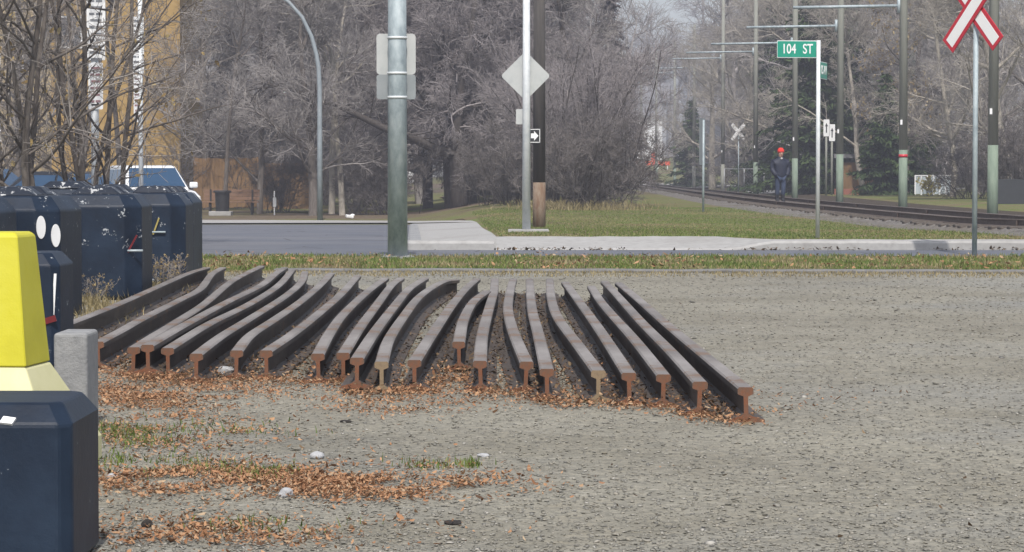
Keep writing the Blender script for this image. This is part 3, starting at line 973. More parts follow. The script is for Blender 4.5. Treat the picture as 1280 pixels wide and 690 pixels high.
# edge-on sign
p = on_ground(879, 265)
root = tag(empty("traffic_sign", p), "tall narrow blue-grey sign turned edge on beside the track", "traffic sign")
s = F / p.y; zof = lambda py: (HOR - py) / s + CAMZ - p.z
mb = MB(); mb.tube([(0, 0, -.1), (0, 0, zof(150))], .03, 14); mb.build("post", M['galv'], root, smooth=True)
plate(root, "sign_plate", rounded_rect(.62, 58 / s, .04), (-.03, -.04, zof(177)), math.radians(72), M['alu_dark'])
# two arrow signs
for (px, top, base, lab) in ((1032, 150, 232, "white arrow sign, taller of the pair behind the track"), (1039, 156, 232, "white arrow sign, lower of the pair behind the track")):
    p = col_at(px, 116); s = F / p.y; zof = lambda py: (HOR - py) / s + CAMZ - p.z
    root = tag(empty("arrow_sign", p), lab, "traffic sign", "pair of white arrow signs")
    mb = MB(); mb.tube([(0, 0, -.1), (0, 0, zof(top + 4))], .05, 10); mb.build("post", M['pole_wood'], root, smooth=True)
    plate(root, "sign_plate", rounded_rect(7.5 / s, 21 / s, .03), (0, -.06, zof(top + 10)), 0, M['white'])
    plate(root, "arrow", [(-.7 / s, -6 / s), (.7 / s, -6 / s), (.7 / s, 2 / s), (1.9 / s, 2 / s), (0, 6 / s), (-1.9 / s, 2 / s), (-.7 / s, 2 / s)], (0, -.068, zof(top + 10)), 0, M['black'], .006)
# sliver of a white sign at the right edge
p = col_at(1281, 44); s = F / p.y; zof = lambda py: (HOR - py) / s + CAMZ - p.z
root = tag(empty("traffic_sign", p), "pale sign back cut by the right edge of the picture", "traffic sign")
mb = MB(); mb.tube([(.1, 0, -.1), (.1, 0, zof(143))], .025, 12); mb.build("post", M['galv'], root, smooth=True)
plate(root, "sign_plate", rounded_rect(.24, 40 / s, .02), (.09, -.03, zof(165)), 0, M['alu'])
# parking signs among the branches
def parking_sign(px, y, plates, pole_w, label, yaw):
    p = col_at(px, y); s = F / p.y; zof = lambda py: (HOR - py) / s + CAMZ - p.z
    root = tag(empty("parking_sign", p), label, "parking sign")
    mb = MB(); mb.tube([(0, 0, -.1), (0, 0, zof(-20))], pole_w, 14); mb.build("post", M['galv_light'], root, smooth=True)
    ca, sa = math.cos(yaw), math.sin(yaw)
    for (dx, y0, y1, w, arrow) in plates:
        h = (y1 - y0) / s; W = w / s / ca
        c = (dx / s, -pole_w - .01, zof((y0 + y1) / 2))
        pl = plate(root, "sign_plate", rounded_rect(W, h, .02), c, yaw, M['white'], .005)
        mb = MB()
        k = max(2, int(h / .085))
        for q in range(k - (1 if arrow else 0)):
            vv = h / 2 - (q + .8) * h / k
            for (u0, u1) in ((-.36, -.08), (.0, .34)) if q % 2 else ((-.3, .3),):
                uc = (u0 + u1) / 2 * W
                mb.box((c[0] + uc * ca, c[1] + uc * sa - .006, c[2] + vv), ((u1 - u0) * W, .003, h / k * .34), 0, (0, 0, yaw))
        mb.build("printed_lines", M['print'] if not arrow else M['print_red'], pl)
        if arrow:
            hh = h / k
            plate(pl, "arrow", [(-W * .3, -hh * .12), (W * .08, -hh * .12), (W * .08, -hh * .4), (W * .34, 0), (W * .08, hh * .4), (W * .08, hh * .12), (-W * .3, hh * .12)], (c[0], c[1] - .007, c[2] - h / 2 + hh * .7), yaw, M['black'], .004)
parking_sign(120, 36, [(3, -12, 36, 23, 0), (3, 37, 76, 22, 0), (2, 79, 137, 18, 1)], .055, "white parking sign stack on thick post, left one among the branches", .1)
parking_sign(177, 44, [(-3, 22, 92, 14, 0), (-3.5, 94, 153, 8, 1)], .04, "narrow parking sign turned aside on slim post near the white car", .75)

# street lamp with curved arm
p = on_ground(400, 275)
root = tag(empty("street_lamp", p), "tall grey street lamp whose top curves away to the left", "street lamp")
s = F / p.y; zof = lambda py: (HOR - py) / s + CAMZ - p.z
arm = [(0, 0, -.1), (0, 0, zof(180)), (0, 0, zof(110)), (-.03, 0, zof(85)), (-.10, 0, zof(68)), (-.25, 0, zof(46)), (-.55, 0, zof(22)), (-.95, 0, zof(4)), (-1.6, 0, zof(-14)), (-2.4, 0, zof(-24))]
mb = MB(); mb.tube(arm, [.092, .082, .074, .071, .068, .063, .058, .054, .05, .045], 18); mb.build("pole", M['lamp_steel'], root, smooth=True)
mb = MB(); mb.box((-2.7, 0, zof(-24)), (.7, .3, .16)); mb.build("lamp_head", M['alu_dark'], root, bevel=.05)
# overhead poles along the track
POLES = [(1240, 272), (1128, 262), (1049, 254.5), (993, 249), (944, 243.5), (903, 240.2), (867, 237), (843, 234.8), (820, 232.6), (801, 231), (787, 230)]
PLAB = ["nearest green footed wooden pole, behind the crossbuck", "wooden pole with a strip of red tape on its green foot",
        "wooden pole just right of the street name sign", "wooden pole standing right behind the walking person",
        "wooden pole just left of the walking person", "dark wooden pole left of the far crossbuck",
        "wooden pole just left of the narrow edge-on sign", "far wooden pole beside the small dark evergreen",
        "far wooden pole right of the orange barricade", "tiny far pole behind the orange barricade", "farthest tiny pole left of the orange barricade"]
for i, (px, py) in enumerate(POLES):
    ygrid = np.linspace(50, 320, 2701)
    y = float(ygrid[np.argmin([abs(3200 * (TXF(q) + (2.4 if i < 4 else 2.65)) / q - (px - 640)) for q in ygrid])])
    p = col_at(px, y); s = F / y
    zof = lambda q: (HOR - q) / s + CAMZ - p.z
    root = tag(empty("wooden_pole", p), PLAB[i], "wooden pole", "overhead line poles along the railway track")
    rg = random.Random(i)
    nolow = i in (5, 6)
    zsp = 1.62
    lean = rg.uniform(-.03, .03)
    mb = MB(); mb.tube([(0, 0, -.3), (0, 0, zsp)], [.125, .118], 16); mb.build("painted_foot", M['pole_wood'] if nolow else M['pole_green'], root, smooth=True)
    mb = MB(); mb.tube([(0, 0, zsp), (lean, 0, 11.5)], [.1165, .092], 16); mb.build("shaft", M['pole_wood'], root, smooth=True)
    mb = MB(); mb.box((.0 - .07, -.105, zsp + .75), (.055, .02, .13)); mb.build("marker_plate", M['white'], root)
    if i == 1:
        mb = MB(); mb.tube([(0, 0, 1.42), (0, 0, 1.50)], [.126, .125], 16); mb.build("tape", M['red'], root, smooth=True)
    if i:
        apy, alen = [(8, 138), (33, 117), (54, 105), (65, 87), (73, 66), (85, 48), (91, 50), (97, 36), (102, 30), (107, 26)][i - 1]
        za = zof(apy); alen = alen / s
        ar = empty("bracket_arm"); 
        bpy.data.objects.remove(ar)
        mb = MB()
        mb.tube([(-.10, -.0, za), (-alen, 0, za - .05)], .042, 10)
        mb.tube([(-.14, 0, za - .20), (-.14, 0, za + .20)], .05, 10)
        mb.build("bracket_arm", M['galv'], root, smooth=True)

# ------------------------------------------------------------------ trees
def normv(a):
    return a / np.maximum(np.linalg.norm(a, axis=-1, keepdims=True), 1e-9)

def grow(seed, levels, start=None):
    """Level-by-level branching. Each level: c children per parent, t0..t1 along it, ang (deg), len, r, n points, jit, up."""
    rg = np.random.default_rng(seed)
    out = []
    par = None
    for li, L in enumerate(levels):
        n = L['n']
        if par is None:
            B = L['c']
            P0 = np.zeros((B, 3)); P0[:, :2] = rg.normal(0, L.get('spread', 0.0), (B, 2))
            D = np.zeros((B, 3)); D[:, 2] = 1
            D[:, :2] += rg.normal(0, L.get('lean', .05), (B, 2)) + P0[:, :2] * L.get('out', 0)
            D = normv(D)
            ln = L['len'] * rg.uniform(.8, 1.15, B)
            r0 = L['r'] * rg.uniform(.8, 1.15, B)
        else:
            P, R = par
            Bp, npt = P.shape[:2]
            c = L['c']
            idx = np.repeat(np.arange(Bp), c)
            t = rg.uniform(L['t0'], L['t1'], Bp * c)
            f = t * (npt - 1); i0 = np.minimum(f.astype(int), npt - 2); fr = (f - i0)[:, None]
            A, Bq = P[idx, i0], P[idx, i0 + 1]
            P0 = A * (1 - fr) + Bq * fr
            T = normv(Bq - A)
            rp = R[idx, i0] * (1 - fr[:, 0]) + R[idx, i0 + 1] * fr[:, 0]
            rv = normv(rg.normal(size=T.shape))
            side = normv(np.cross(T, rv))
            an = np.radians(L['ang'] + rg.normal(0, L.get('asd', 12), len(T)))[:, None]
            D = normv(T * np.cos(an) + side * np.sin(an))
            ln = L['len'] * rg.uniform(.55, 1.2, len(T)) * (1 - L.get('taper', .45) * t)
            r0 = np.minimum(L['r'] * rg.uniform(.8, 1.2, len(T)), rp * .8)
        B = len(P0)
        pts = np.empty((B, n, 3)); pts[:, 0] = P0
        rr = np.empty((B, n)); 
        d = D.copy()
        for k in range(1, n):
            d = normv(d + rg.normal(0, L['jit'], d.shape) + np.array([0, 0, L['up']]))
            pts[:, k] = pts[:, k - 1] + d * (ln / (n - 1))[:, None]
        q = np.linspace(0, 1, n)[None]
        rr = r0[:, None] * (1 - L.get('tip', .75) * q)
        rr = np.maximum(rr, L.get('rmin', .003))
        out.append((pts, rr, L.get('sides', 3)))
        par = (pts, rr)
    return out

def tubes(pts, rr, sides):
    B, n = pts.shape[:2]
    T = np.empty_like(pts)
    T[:, 1:-1] = pts[:, 2:] - pts[:, :-2]; T[:, 0] = pts[:, 1] - pts[:, 0]; T[:, -1] = pts[:, -1] - pts[:, -2]
    T = normv(T)
    ref = np.where(np.abs(T[..., 2:3]) < .85, np.array([0, 0, 1.0]), np.array([1.0, 0, 0]))
    # one reference per branch, so that the rings do not twist
    ref = np.repeat(ref[:, :1], n, axis=1)
    A = normv(np.cross(T, ref)); Bv = np.cross(T, A)
    an = np.arange(sides) * 2 * np.pi / sides
    V = pts[:, :, None] + rr[:, :, None, None] * (A[:, :, None] * np.cos(an)[None, None, :, None] + Bv[:, :, None] * np.sin(an)[None, None, :, None])
    base = np.arange(B)[:, None, None] * n * sides + np.arange(n - 1)[None, :, None] * sides
    k = np.arange(sides)[None, None]; k2 = (k + 1) % sides
    Fq = np.stack([base + k, base + k2, base + sides + k2, base + sides + k], -1)
    return V.reshape(-1, 3), Fq.reshape(-1, 4)

def merge(parts):
    Vs, Fs, o = [], [], 0
    for V, Fq in parts:
        Vs.append(V); Fs.append(Fq + o); o += len(V)
    return np.concatenate(Vs), np.concatenate(Fs)

def tree_from(seed, levels, name, bark, twig, cut=2, leaves=0, leafmat=None, leafsize=.05, leaflevel=-1):
    """trunk = levels below CUT, crown = the rest; at the origin."""
    lv = grow(seed, levels)
    root = empty(name)
    V, Fq = merge([tubes(*l) for l in lv[:cut]])
    np_mesh("trunk", V, Fq, bark, root, smooth=True)
    V, Fq = merge([tubes(*l) for l in lv[cut:]])
    np_mesh("crown", V, Fq, twig, root)
    if leaves:
        rg = np.random.default_rng(seed + 99)
        pts = lv[leaflevel][0][:, 1:].reshape(-1, 3)
        pos = pts[rg.integers(0, len(pts), leaves)]
        if 'leafbox' in levels[0]:
            lo, hi = levels[0]['leafbox']
            pos = pos[(pos[:, 2] > lo) & (pos[:, 2] < hi)]
        scatter("leaves", LEAF_V, LEAF_F, pos, rg.uniform(0, 6.28, (len(pos), 3)), leafsize * rg.uniform(.6, 1.4, (len(pos), 1)) * np.ones((1, 3)), leafmat, .2, seed, root)
    return root

LEAF_V = np.array([(-1, 0, .25), (-.45, -.5, .05), (.35, -.45, .0), (1.1, 0, .3), (.35, .45, .05), (-.45, .5, .0), (0, 0, -.12)], float)
LEAF_F = np.array([(0, 1, 6, 5), (1, 2, 6, 6), (2, 3, 4, 6), (4, 5, 6, 6)], int)
LEAF_F = np.array([(0, 1, 6), (1, 2, 6), (2, 3, 6), (3, 4, 6), (4, 5, 6), (5, 0, 6)], int)

def L_(c, t0, t1, ang, ln, r, n, jit, up, **k):
    return dict(c=c, t0=t0, t1=t1, ang=ang, len=ln, r=r, n=n, jit=jit, up=up, **k)

def big_levels(H, r0, c1=15, dens=1.0, droop=0.0, stems=1, spread=0, lean=.05, t0=.15, l1=.45, rmin=.006):
    return [
        dict(c=stems, len=H, r=r0, n=10, jit=.05, up=.03, spread=spread, lean=lean, sides=9, tip=.8),
        L_(c1, t0, .98, 55, H * l1, r0 * .42, 8, .11, .06 + droop * .3, sides=6, taper=.6),
        L_(int(9 * dens), .15, .98, 45, H * .19, r0 * .15, 6, .14, .05 + droop, sides=4),
        L_(int(9 * dens), .15, 1, 42, H * .085, .013, 4, .16, .03 + droop, rmin=rmin),
        L_(int(6 * dens), .15, 1, 40, H * .045, .008, 3, .18, .02 + droop, rmin=rmin),
    ]

def place(o, px, y, sc=1.0, rz=0.0, label=None, cat="tree", group=None, dz=0.0, lean=(0, 0)):
    p = col_at(px, y)
    o.location = (p.x, p.y, p.z - .05 + dz)
    o.rotation_euler = (lean[0], lean[1], rz)
    o.scale = (sc, sc, sc)
    return tag(o, label, cat, group)

GT = "bare deciduous trees beyond the road"
# prototypes
grey_a = tree_from(11, big_levels(12, .20, 16, 1.05), "bare_tree", M['bark'], M['twig'])
grey_b = tree_from(12, big_levels(11, .15, 17, 1.05, t0=.1), "bare_tree", M['bark'], M['twig'])
pale_a = tree_from(13, big_levels(13, .22, 14, 1.0, .0, t0=.12), "pale_tree", M['bark_pale'], M['twig_pale'])
pale_b = tree_from(14, big_levels(11, .17, 16, 1.0, -.05, t0=.1, l1=.5), "pale_tree", M['bark_pale'], M['twig_pale'])
dense_a = tree_from(15, big_levels(12, .34, 46, 1.25, -.11, t0=.13, l1=.38, rmin=.006), "dense_tree", M['bark_dark'], M['twig_purple'])
dense_b = tree_from(16, big_levels(11, .27, 36, 1.25, -.09, t0=.12, l1=.40, rmin=.006), "dense_tree", M['bark_dark'], M['twig_purple'])
shrub_a = tree_from(17, [
    dict(c=26, len=4.6, r=.035, n=9, jit=.08, up=.02, spread=.5, lean=.22, out=.25, sides=5, tip=.7),
    L_(9, .15, 1, 35, 1.7, .014, 6, .12, .05, sides=3),
    L_(8, .15, 1, 38, .75, .008, 4, .14, .02, rmin=.006),
    L_(5, .15, 1, 38, .35, .006, 3, .16, .02, rmin=.005)], "bare_shrub", M['bark_dark'], M['twig_purple'], 1)
shrub_b = tree_from(18, [
    dict(c=22, len=2.3, r=.02, n=7, jit=.10, up=.0, spread=.5, lean=.35, out=.35, sides=4, tip=.7),
    L_(9, .1, 1, 38, 1.0, .010, 5, .14, .03, sides=3),
    L_(8, .1, 1, 40, .45, .007, 4, .16, .0, rmin=.005),
    L_(4, .1, 1, 38, .25, .005, 3, .16, .0, rmin=.005)], "bare_shrub", M['bark_dark'], M['twig_dark'], 1)
slim = tree_from(19, big_levels(10, .085, 12, .8, .02, t0=.35, l1=.28), "slim_tree", M['bark'], M['twig'])

slim_pale = tree_from(20, big_levels(10, .155, 12, .8, .02, t0=.45, l1=.28), "slim_tree", M['bark_pale'], M['twig'])

used = set()
def use(proto, *a, **k):
    if proto.name not in used:
        used.add(proto.name); o = proto
    else:
        o = copy_tree(proto)
    return place(o, *a, **k)

def spruce(seed, H, R, name, mat, droop=.35, dens=1.0, gap=.0):
    rg = np.random.default_rng(seed)
    root = empty(name)
    mb = MB(); mb.tube([(0, 0, -.1), (0, 0, H * .5), (0, 0, H)], [H * .022, H * .014, .01], 10)
    mb.build("trunk", M['bark_dark'], root, smooth=True)
    pts = []; dirs = []
    z = .25
    while z < H:
        rad = R * (1 - z / H) ** .85 * rg.uniform(.75, 1.1)
        for k in range(int(5 + 3 * dens)):
            an = rg.uniform(0, 2 * np.pi)
            if rg.random() < gap: continue
            L = rad * rg.uniform(.7, 1.12)
            m = max(4, int(L / .10 * dens))
            t = np.linspace(.08, 1, m)
            ax = np.stack([np.cos(an) * t * L, np.sin(an) * t * L, z - droop * L * t ** 1.4 + .12 * L * t ** 3], 1)
            for j in range(m):
                w = .34 * L * (1 - t[j] * .65) + .05
                for q in range(4):
                    sd = rg.uniform(-1, 1) * w
                    pts.append(ax[j] + np.array([-np.sin(an) * sd, np.cos(an) * sd, -abs(sd) * .35 - rg.uniform(0, .14)]))
                    dirs.append(an + rg.normal(0, .5) + np.sign(sd) * .7)
        z += .26 * rg.uniform(.7, 1.3)
    pts = np.array(pts); dirs = np.array(dirs)
    n = len(pts)
    tv = np.array([(-.3, 0, .02), (.05, -.13, 0), (.55, -.04, -.08), (.5, .06, -.08), (.0, .12, 0)], float)
    tf = np.array([(0, 1, 2), (0, 2, 3), (0, 3, 4)], int)
    rot = np.stack([rg.normal(0, .5, n), rg.normal(.25, .35, n), dirs], 1)
    scatter("crown", tv, tf, pts, rot, (.42 * rg.uniform(.6, 1.3, (n, 1))) * np.ones((1, 3)), mat, .25, seed, root)
    return root
spruce_a = spruce(31, 15, 3.5, "spruce_tree", M['needle'], .42, 1.0, .30)
spruce_b = spruce(32, 7, 2.5, "spruce_tree", M['needle'], .35, 1.1, .1)
larch = spruce(33, 11.5, 2.3, "brown_conifer", M['needle_brown'], .35, 1.1, .15)

# --- the near tangle on the left: stems rise behind the navy blocks
near_tree = tree_from(41, [
    dict(c=7, len=6.0, r=.045, n=10, jit=.07, up=.03, spread=.18, lean=.16, out=.5, sides=8, tip=.7),
    L_(9, .06, .95, 52, 2.4, .020, 9, .09, .03, sides=5),
    L_(6, .12, 1, 48, 1.05, .010, 6, .12, .03, sides=4),
    L_(7, .15, 1, 48, .42, .006, 4, .13, .03, rmin=.0035)], "bare_tree", M['bark'], M['twig_near'], 2, 420, M['dead_leaf'], .04, 2)
use(near_tree, 30, 30, 1.0, .3, "tangled many stemmed tree with dead leaves behind the navy blocks, far left", "tree")
use(near_tree, 112, 33.5, .95, 2.2, "spreading many stemmed bare tree with yellow leaves in front of the parking signs", "tree")
# --- mid-left
use(slim, 281, 92, 1.0, 0, "slim straight pale trunk rising behind the litter bin", "tree")
use(grey_b, 325, 94, .95, 1.1, "dark stemmed bare tree left of the street lamp", "tree", GT)
use(grey_a, 392, 90, .80, 2.0, "bare tree whose mottled trunk stands right beside the street lamp", "tree", GT)
use(slim_pale, 415, 94, 1.0, 2.2, "left of two slim trunks close together right of the street lamp", "tree")
use(slim_pale, 428, 91, .95, 4.1, "pale trunk, right of the two slim trunks by the street lamp", "tree")
use(grey_b, 258, 106, .9, 3.3, "bushy bare tree against the ochre building's corner", "tree", GT)
use(slim, 153, 96, 1.35, 5.2, "dark straight trunk in front of the ochre wall", "tree")
use(slim, 100, 92, 1.3, 1.0, "dark trunk left of the parking sign stack, before the ochre wall", "tree")
use(grey_b, 22, 84, 1.0, .6, "bare tree behind the left tangle, in front of the building", "tree", GT)
use(dense_a, 566, 94, 1.0, .5, "huge dense purple-brown tree with dark forked trunk in the middle", "tree")
use(dense_b, 590, 97, 1.0, 3.5, "second dark trunk beside the huge dense tree, overlapping crown", "tree")
use(dense_b, 480, 104, 1.05, 1.2, "dense brown tree behind the thick galvanised pole", "tree")
use(dense_b, 535, 101, 1.0, 4.2, "dense brown crown filling the gap right of the thick galvanised pole", "tree")
use(dense_a, 625, 104, .95, 2.2, "dense brown tree between the forked trunk and the diamond sign", "tree")
use(dense_b, 640, 112, 1.1, 5.0, "dense brown tree behind the diamond sign", "tree")
use(dense_a, 405, 118, .95, 2.6, "dense brown tree behind the street lamp", "tree")
use(grey_a, 712, 100, .95, .9, "open forked bare tree against the sky right of the wooden utility pole", "tree", GT)
# the tree whose heavy limb leans far out to the left
p0 = col_at(574, 92.0)
root = tag(empty("leaning_limb_tree", p0), "dark tree whose heavy limb sweeps far left behind the thick pole", "tree")
def rel(px, py, dy=0.0):
    q = at_depth(px, py, 92.0 + dy)
    return q - p0
mb = MB(); mb.tube([(0, 0, -.1), rel(573, 235), rel(570, 205), rel(568, 175), rel(575, 120), rel(590, 40), rel(596, -20)], [.34, .28, .25, .22, .17, .11, .08], 12); mb.build("trunk", M['bark_dark'], root, smooth=True)
limb = [rel(569, 192), rel(545, 187, -.5), rel(515, 172, -1.0), rel(480, 160, -1.4), rel(445, 143, -1.7), rel(405, 124, -2.0), rel(365, 112, -2.3), rel(330, 104, -2.6)]
mb = MB(); mb.tube(limb, [.20, .175, .15, .13, .105, .08, .055, .03], 10)
rl = random.Random(5)
for k in range(1, 8):
    for q in range(5):
        a_ = limb[k - 1].lerp(limb[k], rl.random())
        d_ = Vector((rl.uniform(-1, .35), rl.uniform(-.5, .5), rl.uniform(-.35, .75))).normalized()
        L2 = rl.uniform(.9, 2.1)
        pts = [a_, a_ + d_ * L2 * .4 + Vector((0, 0, rl.uniform(-.1, .15))), a_ + d_ * L2 * .75 + Vector((rl.uniform(-.2, .2), 0, rl.uniform(-.2, .2))), a_ + d_ * L2 + Vector((rl.uniform(-.4, .2), 0, rl.uniform(-.4, .3)))]
        mb.tube(pts, [.035, .024, .016, .008], 4, caps=False)
        for w_ in range(5):
            b0 = pts[1].lerp(pts[3], rl.random()); dd = Vector((rl.uniform(-1, .6), rl.uniform(-.6, .6), rl.uniform(-.8, .5))) * rl.uniform(.3, .9)
            mb.tube([b0, b0 + dd * .5 + Vector((0, 0, rl.uniform(-.06, .06))), b0 + dd], [.012, .009, .006], 3, caps=False)
mb.build("limb", M['bark_dark'], root, smooth=True)
use(shrub_a, 735, 76, 1.0, 0, "big many stemmed bare shrub at the left end of the lawn", "shrub")
use(shrub_a, 705, 84, 1.0, 1.9, "tall bare shrub directly right of the wooden utility pole", "shrub")
use(shrub_a, 690, 92, .95, 4.0, "bare shrub behind the wooden utility pole", "shrub")
use(shrub_b, 758, 74, 1.0, .4, "low spreading bare shrub at the edge of the ballast", "shrub")
use(shrub_b, 726, 68, .9, 2.4, "low twiggy shrub in front of the big bare shrub", "shrub")
use(shrub_b, 620, 84, .9, 1.4, "dark low shrub at the foot of the dense tree", "shrub")
use(shrub_b, 645, 80, .8, 3.4, "dark low shrub left of the diamond sign pole", "shrub")
use(shrub_b, 475, 92, .9, 5.0, "low dark shrub behind the thick galvanised pole", "shrub")
use(shrub_b, 450, 98, 1.0, 2.0, "low brown brush right of the two slim trunks", "shrub")
use(shrub_b, 350, 97, .9, 3.0, "low brush in front of the wooden fence, left of the lamp", "shrub")
use(larch, 762, 128, 1.0, 0, "tall brown pointed conifer behind the big bare shrub", "conifer")
use(larch, 610, 122, 1.1, 1.5, "tall brown conifer hidden in the dense trees in the middle", "conifer")
use(larch, 285, 118, 1.0, 2.5, "dark brown conifer behind the slim trunk, left", "conifer")
# --- beyond the track
use(spruce_b, 864, 186, .95, .2, "small dark evergreen between the far poles", "evergreen")
use(pale_a, 925, 150, 1.0, .6, "pale limbed bare tree above the far crossbuck", "tree")
use(pale_b, 985, 131, 1.0, 2.2, "pale trunked tree right behind the walking person", "tree")
use(pale_a, 890, 176, 1.05, 4.4, "pale bare tree behind the edge-on sign", "tree")
use(pale_b, 1040, 140, 1.05, 3.9, "pale bare tree behind the street name sign", "tree")
use(spruce_a, 1014, 123, .92, .5, "green drooping spruce behind the street name sign post", "evergreen")
use(spruce_a, 1052, 130, .95, 2.2, "green spruce between the two middle poles", "evergreen")
use(spruce_a, 972, 150, .9, 4.0, "dark green conifer left of the walking person, behind the pale tree", "evergreen")
use(spruce_a, 1118, 150, .95, 1.0, "tall dark green conifer behind the taped pole", "evergreen")
use(spruce_b, 1106, 113, .80, 1.1, "low dark evergreen right of the brown shed", "evergreen")
use(spruce_b, 1140, 119, .78, 3.1, "low dark evergreen behind the taped pole", "evergreen")
use(pale_b, 1080, 119, .85, 5.3, "leaning pale trunk above the low dark evergreens", "tree", lean=(0, -.13))
use(grey_a, 1150, 122, .95, 3.0, "wide bare tree with dark limbs behind the crossbuck", "tree", GT)
leafy = tree_from(45, big_levels(9, .13, 15, 1.0, -.02, t0=.1, l1=.5), "leafy_tree", M['bark'], M['twig'], 2, 2600, M['dead_leaf'], .075, 3)
use(leafy, 1132, 116, .95, .2, "tree still holding yellowed leaves behind the taped pole", "tree")
use(pale_b, 1190, 104, .85, .9, "pale limbed tree rising behind the white panel fence", "tree")
use(pale_a, 1262, 92, .85, 2.8, "pale drooping bare tree at the right edge, nearest", "tree")
use(grey_b, 1290, 104, 1.1, 1.8, "grey bare tree at the right edge behind the pale one", "tree", GT)
use(grey_a, 1228, 118, 1.0, 4.8, "dark trunked bare tree behind the nearest green footed pole", "tree", GT)
use(shrub_b, 1268, 88, 1.0, .9, "low dark brush by the charcoal screen at the right edge", "shrub")
use(shrub_b, 1215, 96, .9, 4.2, "low brush right of the white panel fence", "shrub")

# --- the wood behind everything: one mass
rg = np.random.default_rng(77)
light = []
for sd in range(5):
    lv = grow(200 + sd, [
        dict(c=1, len=14, r=.19, n=9, jit=.05, up=.03, lean=.06, sides=6, tip=.8),
        L_(18, .12, .98, 52, 5.2, .065, 6, .12, .06, sides=4, taper=.5),
        L_(9, .15, 1, 45, 2.2, .026, 4, .15, .03, sides=3),
        L_(10, .1, 1, 42, 1.1, .014, 3, .16, .02, sides=3, rmin=.011)])
    light.append(merge([tubes(*l) for l in lv]))
parts = []
spots = []
for y0, y1, n in ((120, 150, 34), (150, 190, 48), (190, 260, 64), (338, 385, 70)):
    for k in range(n):
        y = rg.uniform(y0, y1)
        px = -120 + 1520 * (k + rg.uniform(-.4, 1.4)) / n
        if 775 < px < 835 and rg.random() < .4 and y < 300: continue
        if y > 300 and not 690 < px < 960: continue
        x = (px - CX) / F * y
        if abs(x - TXF(y)) < (4.0 if y < 335 else 0): continue
        spots.append((x, y))
for x, y in spots:
    V, Fq = light[rg.integers(0, 5)]
    an = rg.uniform(0, 6.28); s = rg.uniform(.75, 1.15) * (1.75 if y > 300 else 1.0)
    c, sn = np.cos(an) * s, np.sin(an) * s
    W = np.stack([V[:, 0] * c - V[:, 1] * sn + x, V[:, 0] * sn + V[:, 1] * c + y, V[:, 2] * s + gz(x, y) - .1], 1)
    parts.append((W, Fq))
V, Fq = merge(parts)
tag(np_mesh("woods", V, Fq, M['twig']), "tangled mass of bare trees filling the distance", "woods", kind='stuff')
# brushwood along the wood's foot
parts = []
lv = grow(301, [dict(c=14, len=2.6, r=.022, n=6, jit=.10, up=.0, spread=.6, lean=.35, out=.3, sides=3, tip=.7),
                L_(8, .1, 1, 38, 1.2, .012, 4, .14, .02, sides=3), L_(7, .1, 1, 40, .6, .009, 3, .16, .0, rmin=.008)])
bV, bF = merge([tubes(*l) for l in lv])
for k in range(230):
    y = rg.uniform(98, 185); px = -60 + 1400 * (k + rg.uniform(0, 1)) / 230
    x = (px - CX) / F * y
    if -8.5 < x < .5 and y > 98: continue
    if 4 < x < 14 and y < 260: continue
    if 780 < px < 1240 and y < 150: continue
    an = rg.uniform(0, 6.28); s = rg.uniform(.7, 1.5)
    c, sn = np.cos(an) * s, np.sin(an) * s
    parts.append((np.stack([bV[:, 0] * c - bV[:, 1] * sn + x, bV[:, 0] * sn + bV[:, 1] * c + y, bV[:, 2] * s + gz(x, y) - .05], 1), bF))
V, Fq = merge(parts)
tag(np_mesh("undergrowth", V, Fq, M['twig_dark']), "dark leafless undergrowth along the foot of the wood", "undergrowth", kind='stuff')

# ------------------------------------------------------------------ buildings and fences behind the trees
def house(px, y, w, d, h, rz, wall, roof_h, label, wins=(), gable=True, name="house"):
    p = col_at(px, y)
    root = tag(empty(name, (p.x, p.y, p.z), rz), label, "house" if name == "house" else "building")
    mb = MB(); mb.box((0, 0, h / 2 - .2), (w, d, h + .4)); mb.build("wall", wall, root)
    mb = MB()
    if gable:
        e = .4
        mb.prism([(-d / 2 - e, h - .1), (0, h + roof_h), (d / 2 + e, h - .1), (d / 2 + e, h + .02), (0, h + roof_h + .15), (-d / 2 - e, h + .02)], lambda u, v, t: (t, u, v), -w / 2 - e, w / 2 + e)
        g = MB(); g.prism([(-d / 2, h), (0, h + roof_h - .05), (d / 2, h)], lambda u, v, t: (t, u, v), -w / 2 + .02, w / 2 - .02); g.build("gable", wall, root)
    else:
        mb.box((0, 0, h + .2 + .1), (w + .5, d + .5, .2))
    mb.build("roof", M['roof'], root)
    for (wx, wz, ww, wh) in wins:
        mb = MB()
        for q in ((wx, wz + wh / 2 + .04, ww + .16, .08), (wx, wz - wh / 2 - .04, ww + .16, .08), (wx - ww / 2 - .04, wz, .08, wh), (wx + ww / 2 + .04, wz, .08, wh), (wx, wz, .05, wh)):
            mb.box((q[0], -d / 2 - .02, q[1]), (q[2], .08, q[3]))
        f = mb.build("window", M['white'], root)
        mb = MB(); mb.box((wx, -d / 2 - .005, wz), (ww, .03, wh)); mb.build("pane", M['window_glass'], f)
    return root
house(166, 112, 5.4, 9, 10.4, 0.0, M['ochre'], 0, "ochre stucco apartment building behind the tangled branches", [(-1.9, 7.4, .9, 1.2)], False, "apartment_building")
house(40, 118, 4.0, 9, 9.5, 0.0, M['ochre_pale'], 0, "paler tan building at the far left behind the branches", [(-1, 6.8, .9, 1.2), (1, 6.8, .9, 1.2), (-1, 3.5, .9, 1.2)], False, "apartment_building")
house(290, 124, 4.6, 7, 5.2, 0.0, M['house_dark'], 2.0, "dark blue-grey house behind the slim trunk", [(-.8, 3.6, .9, 1.1)])
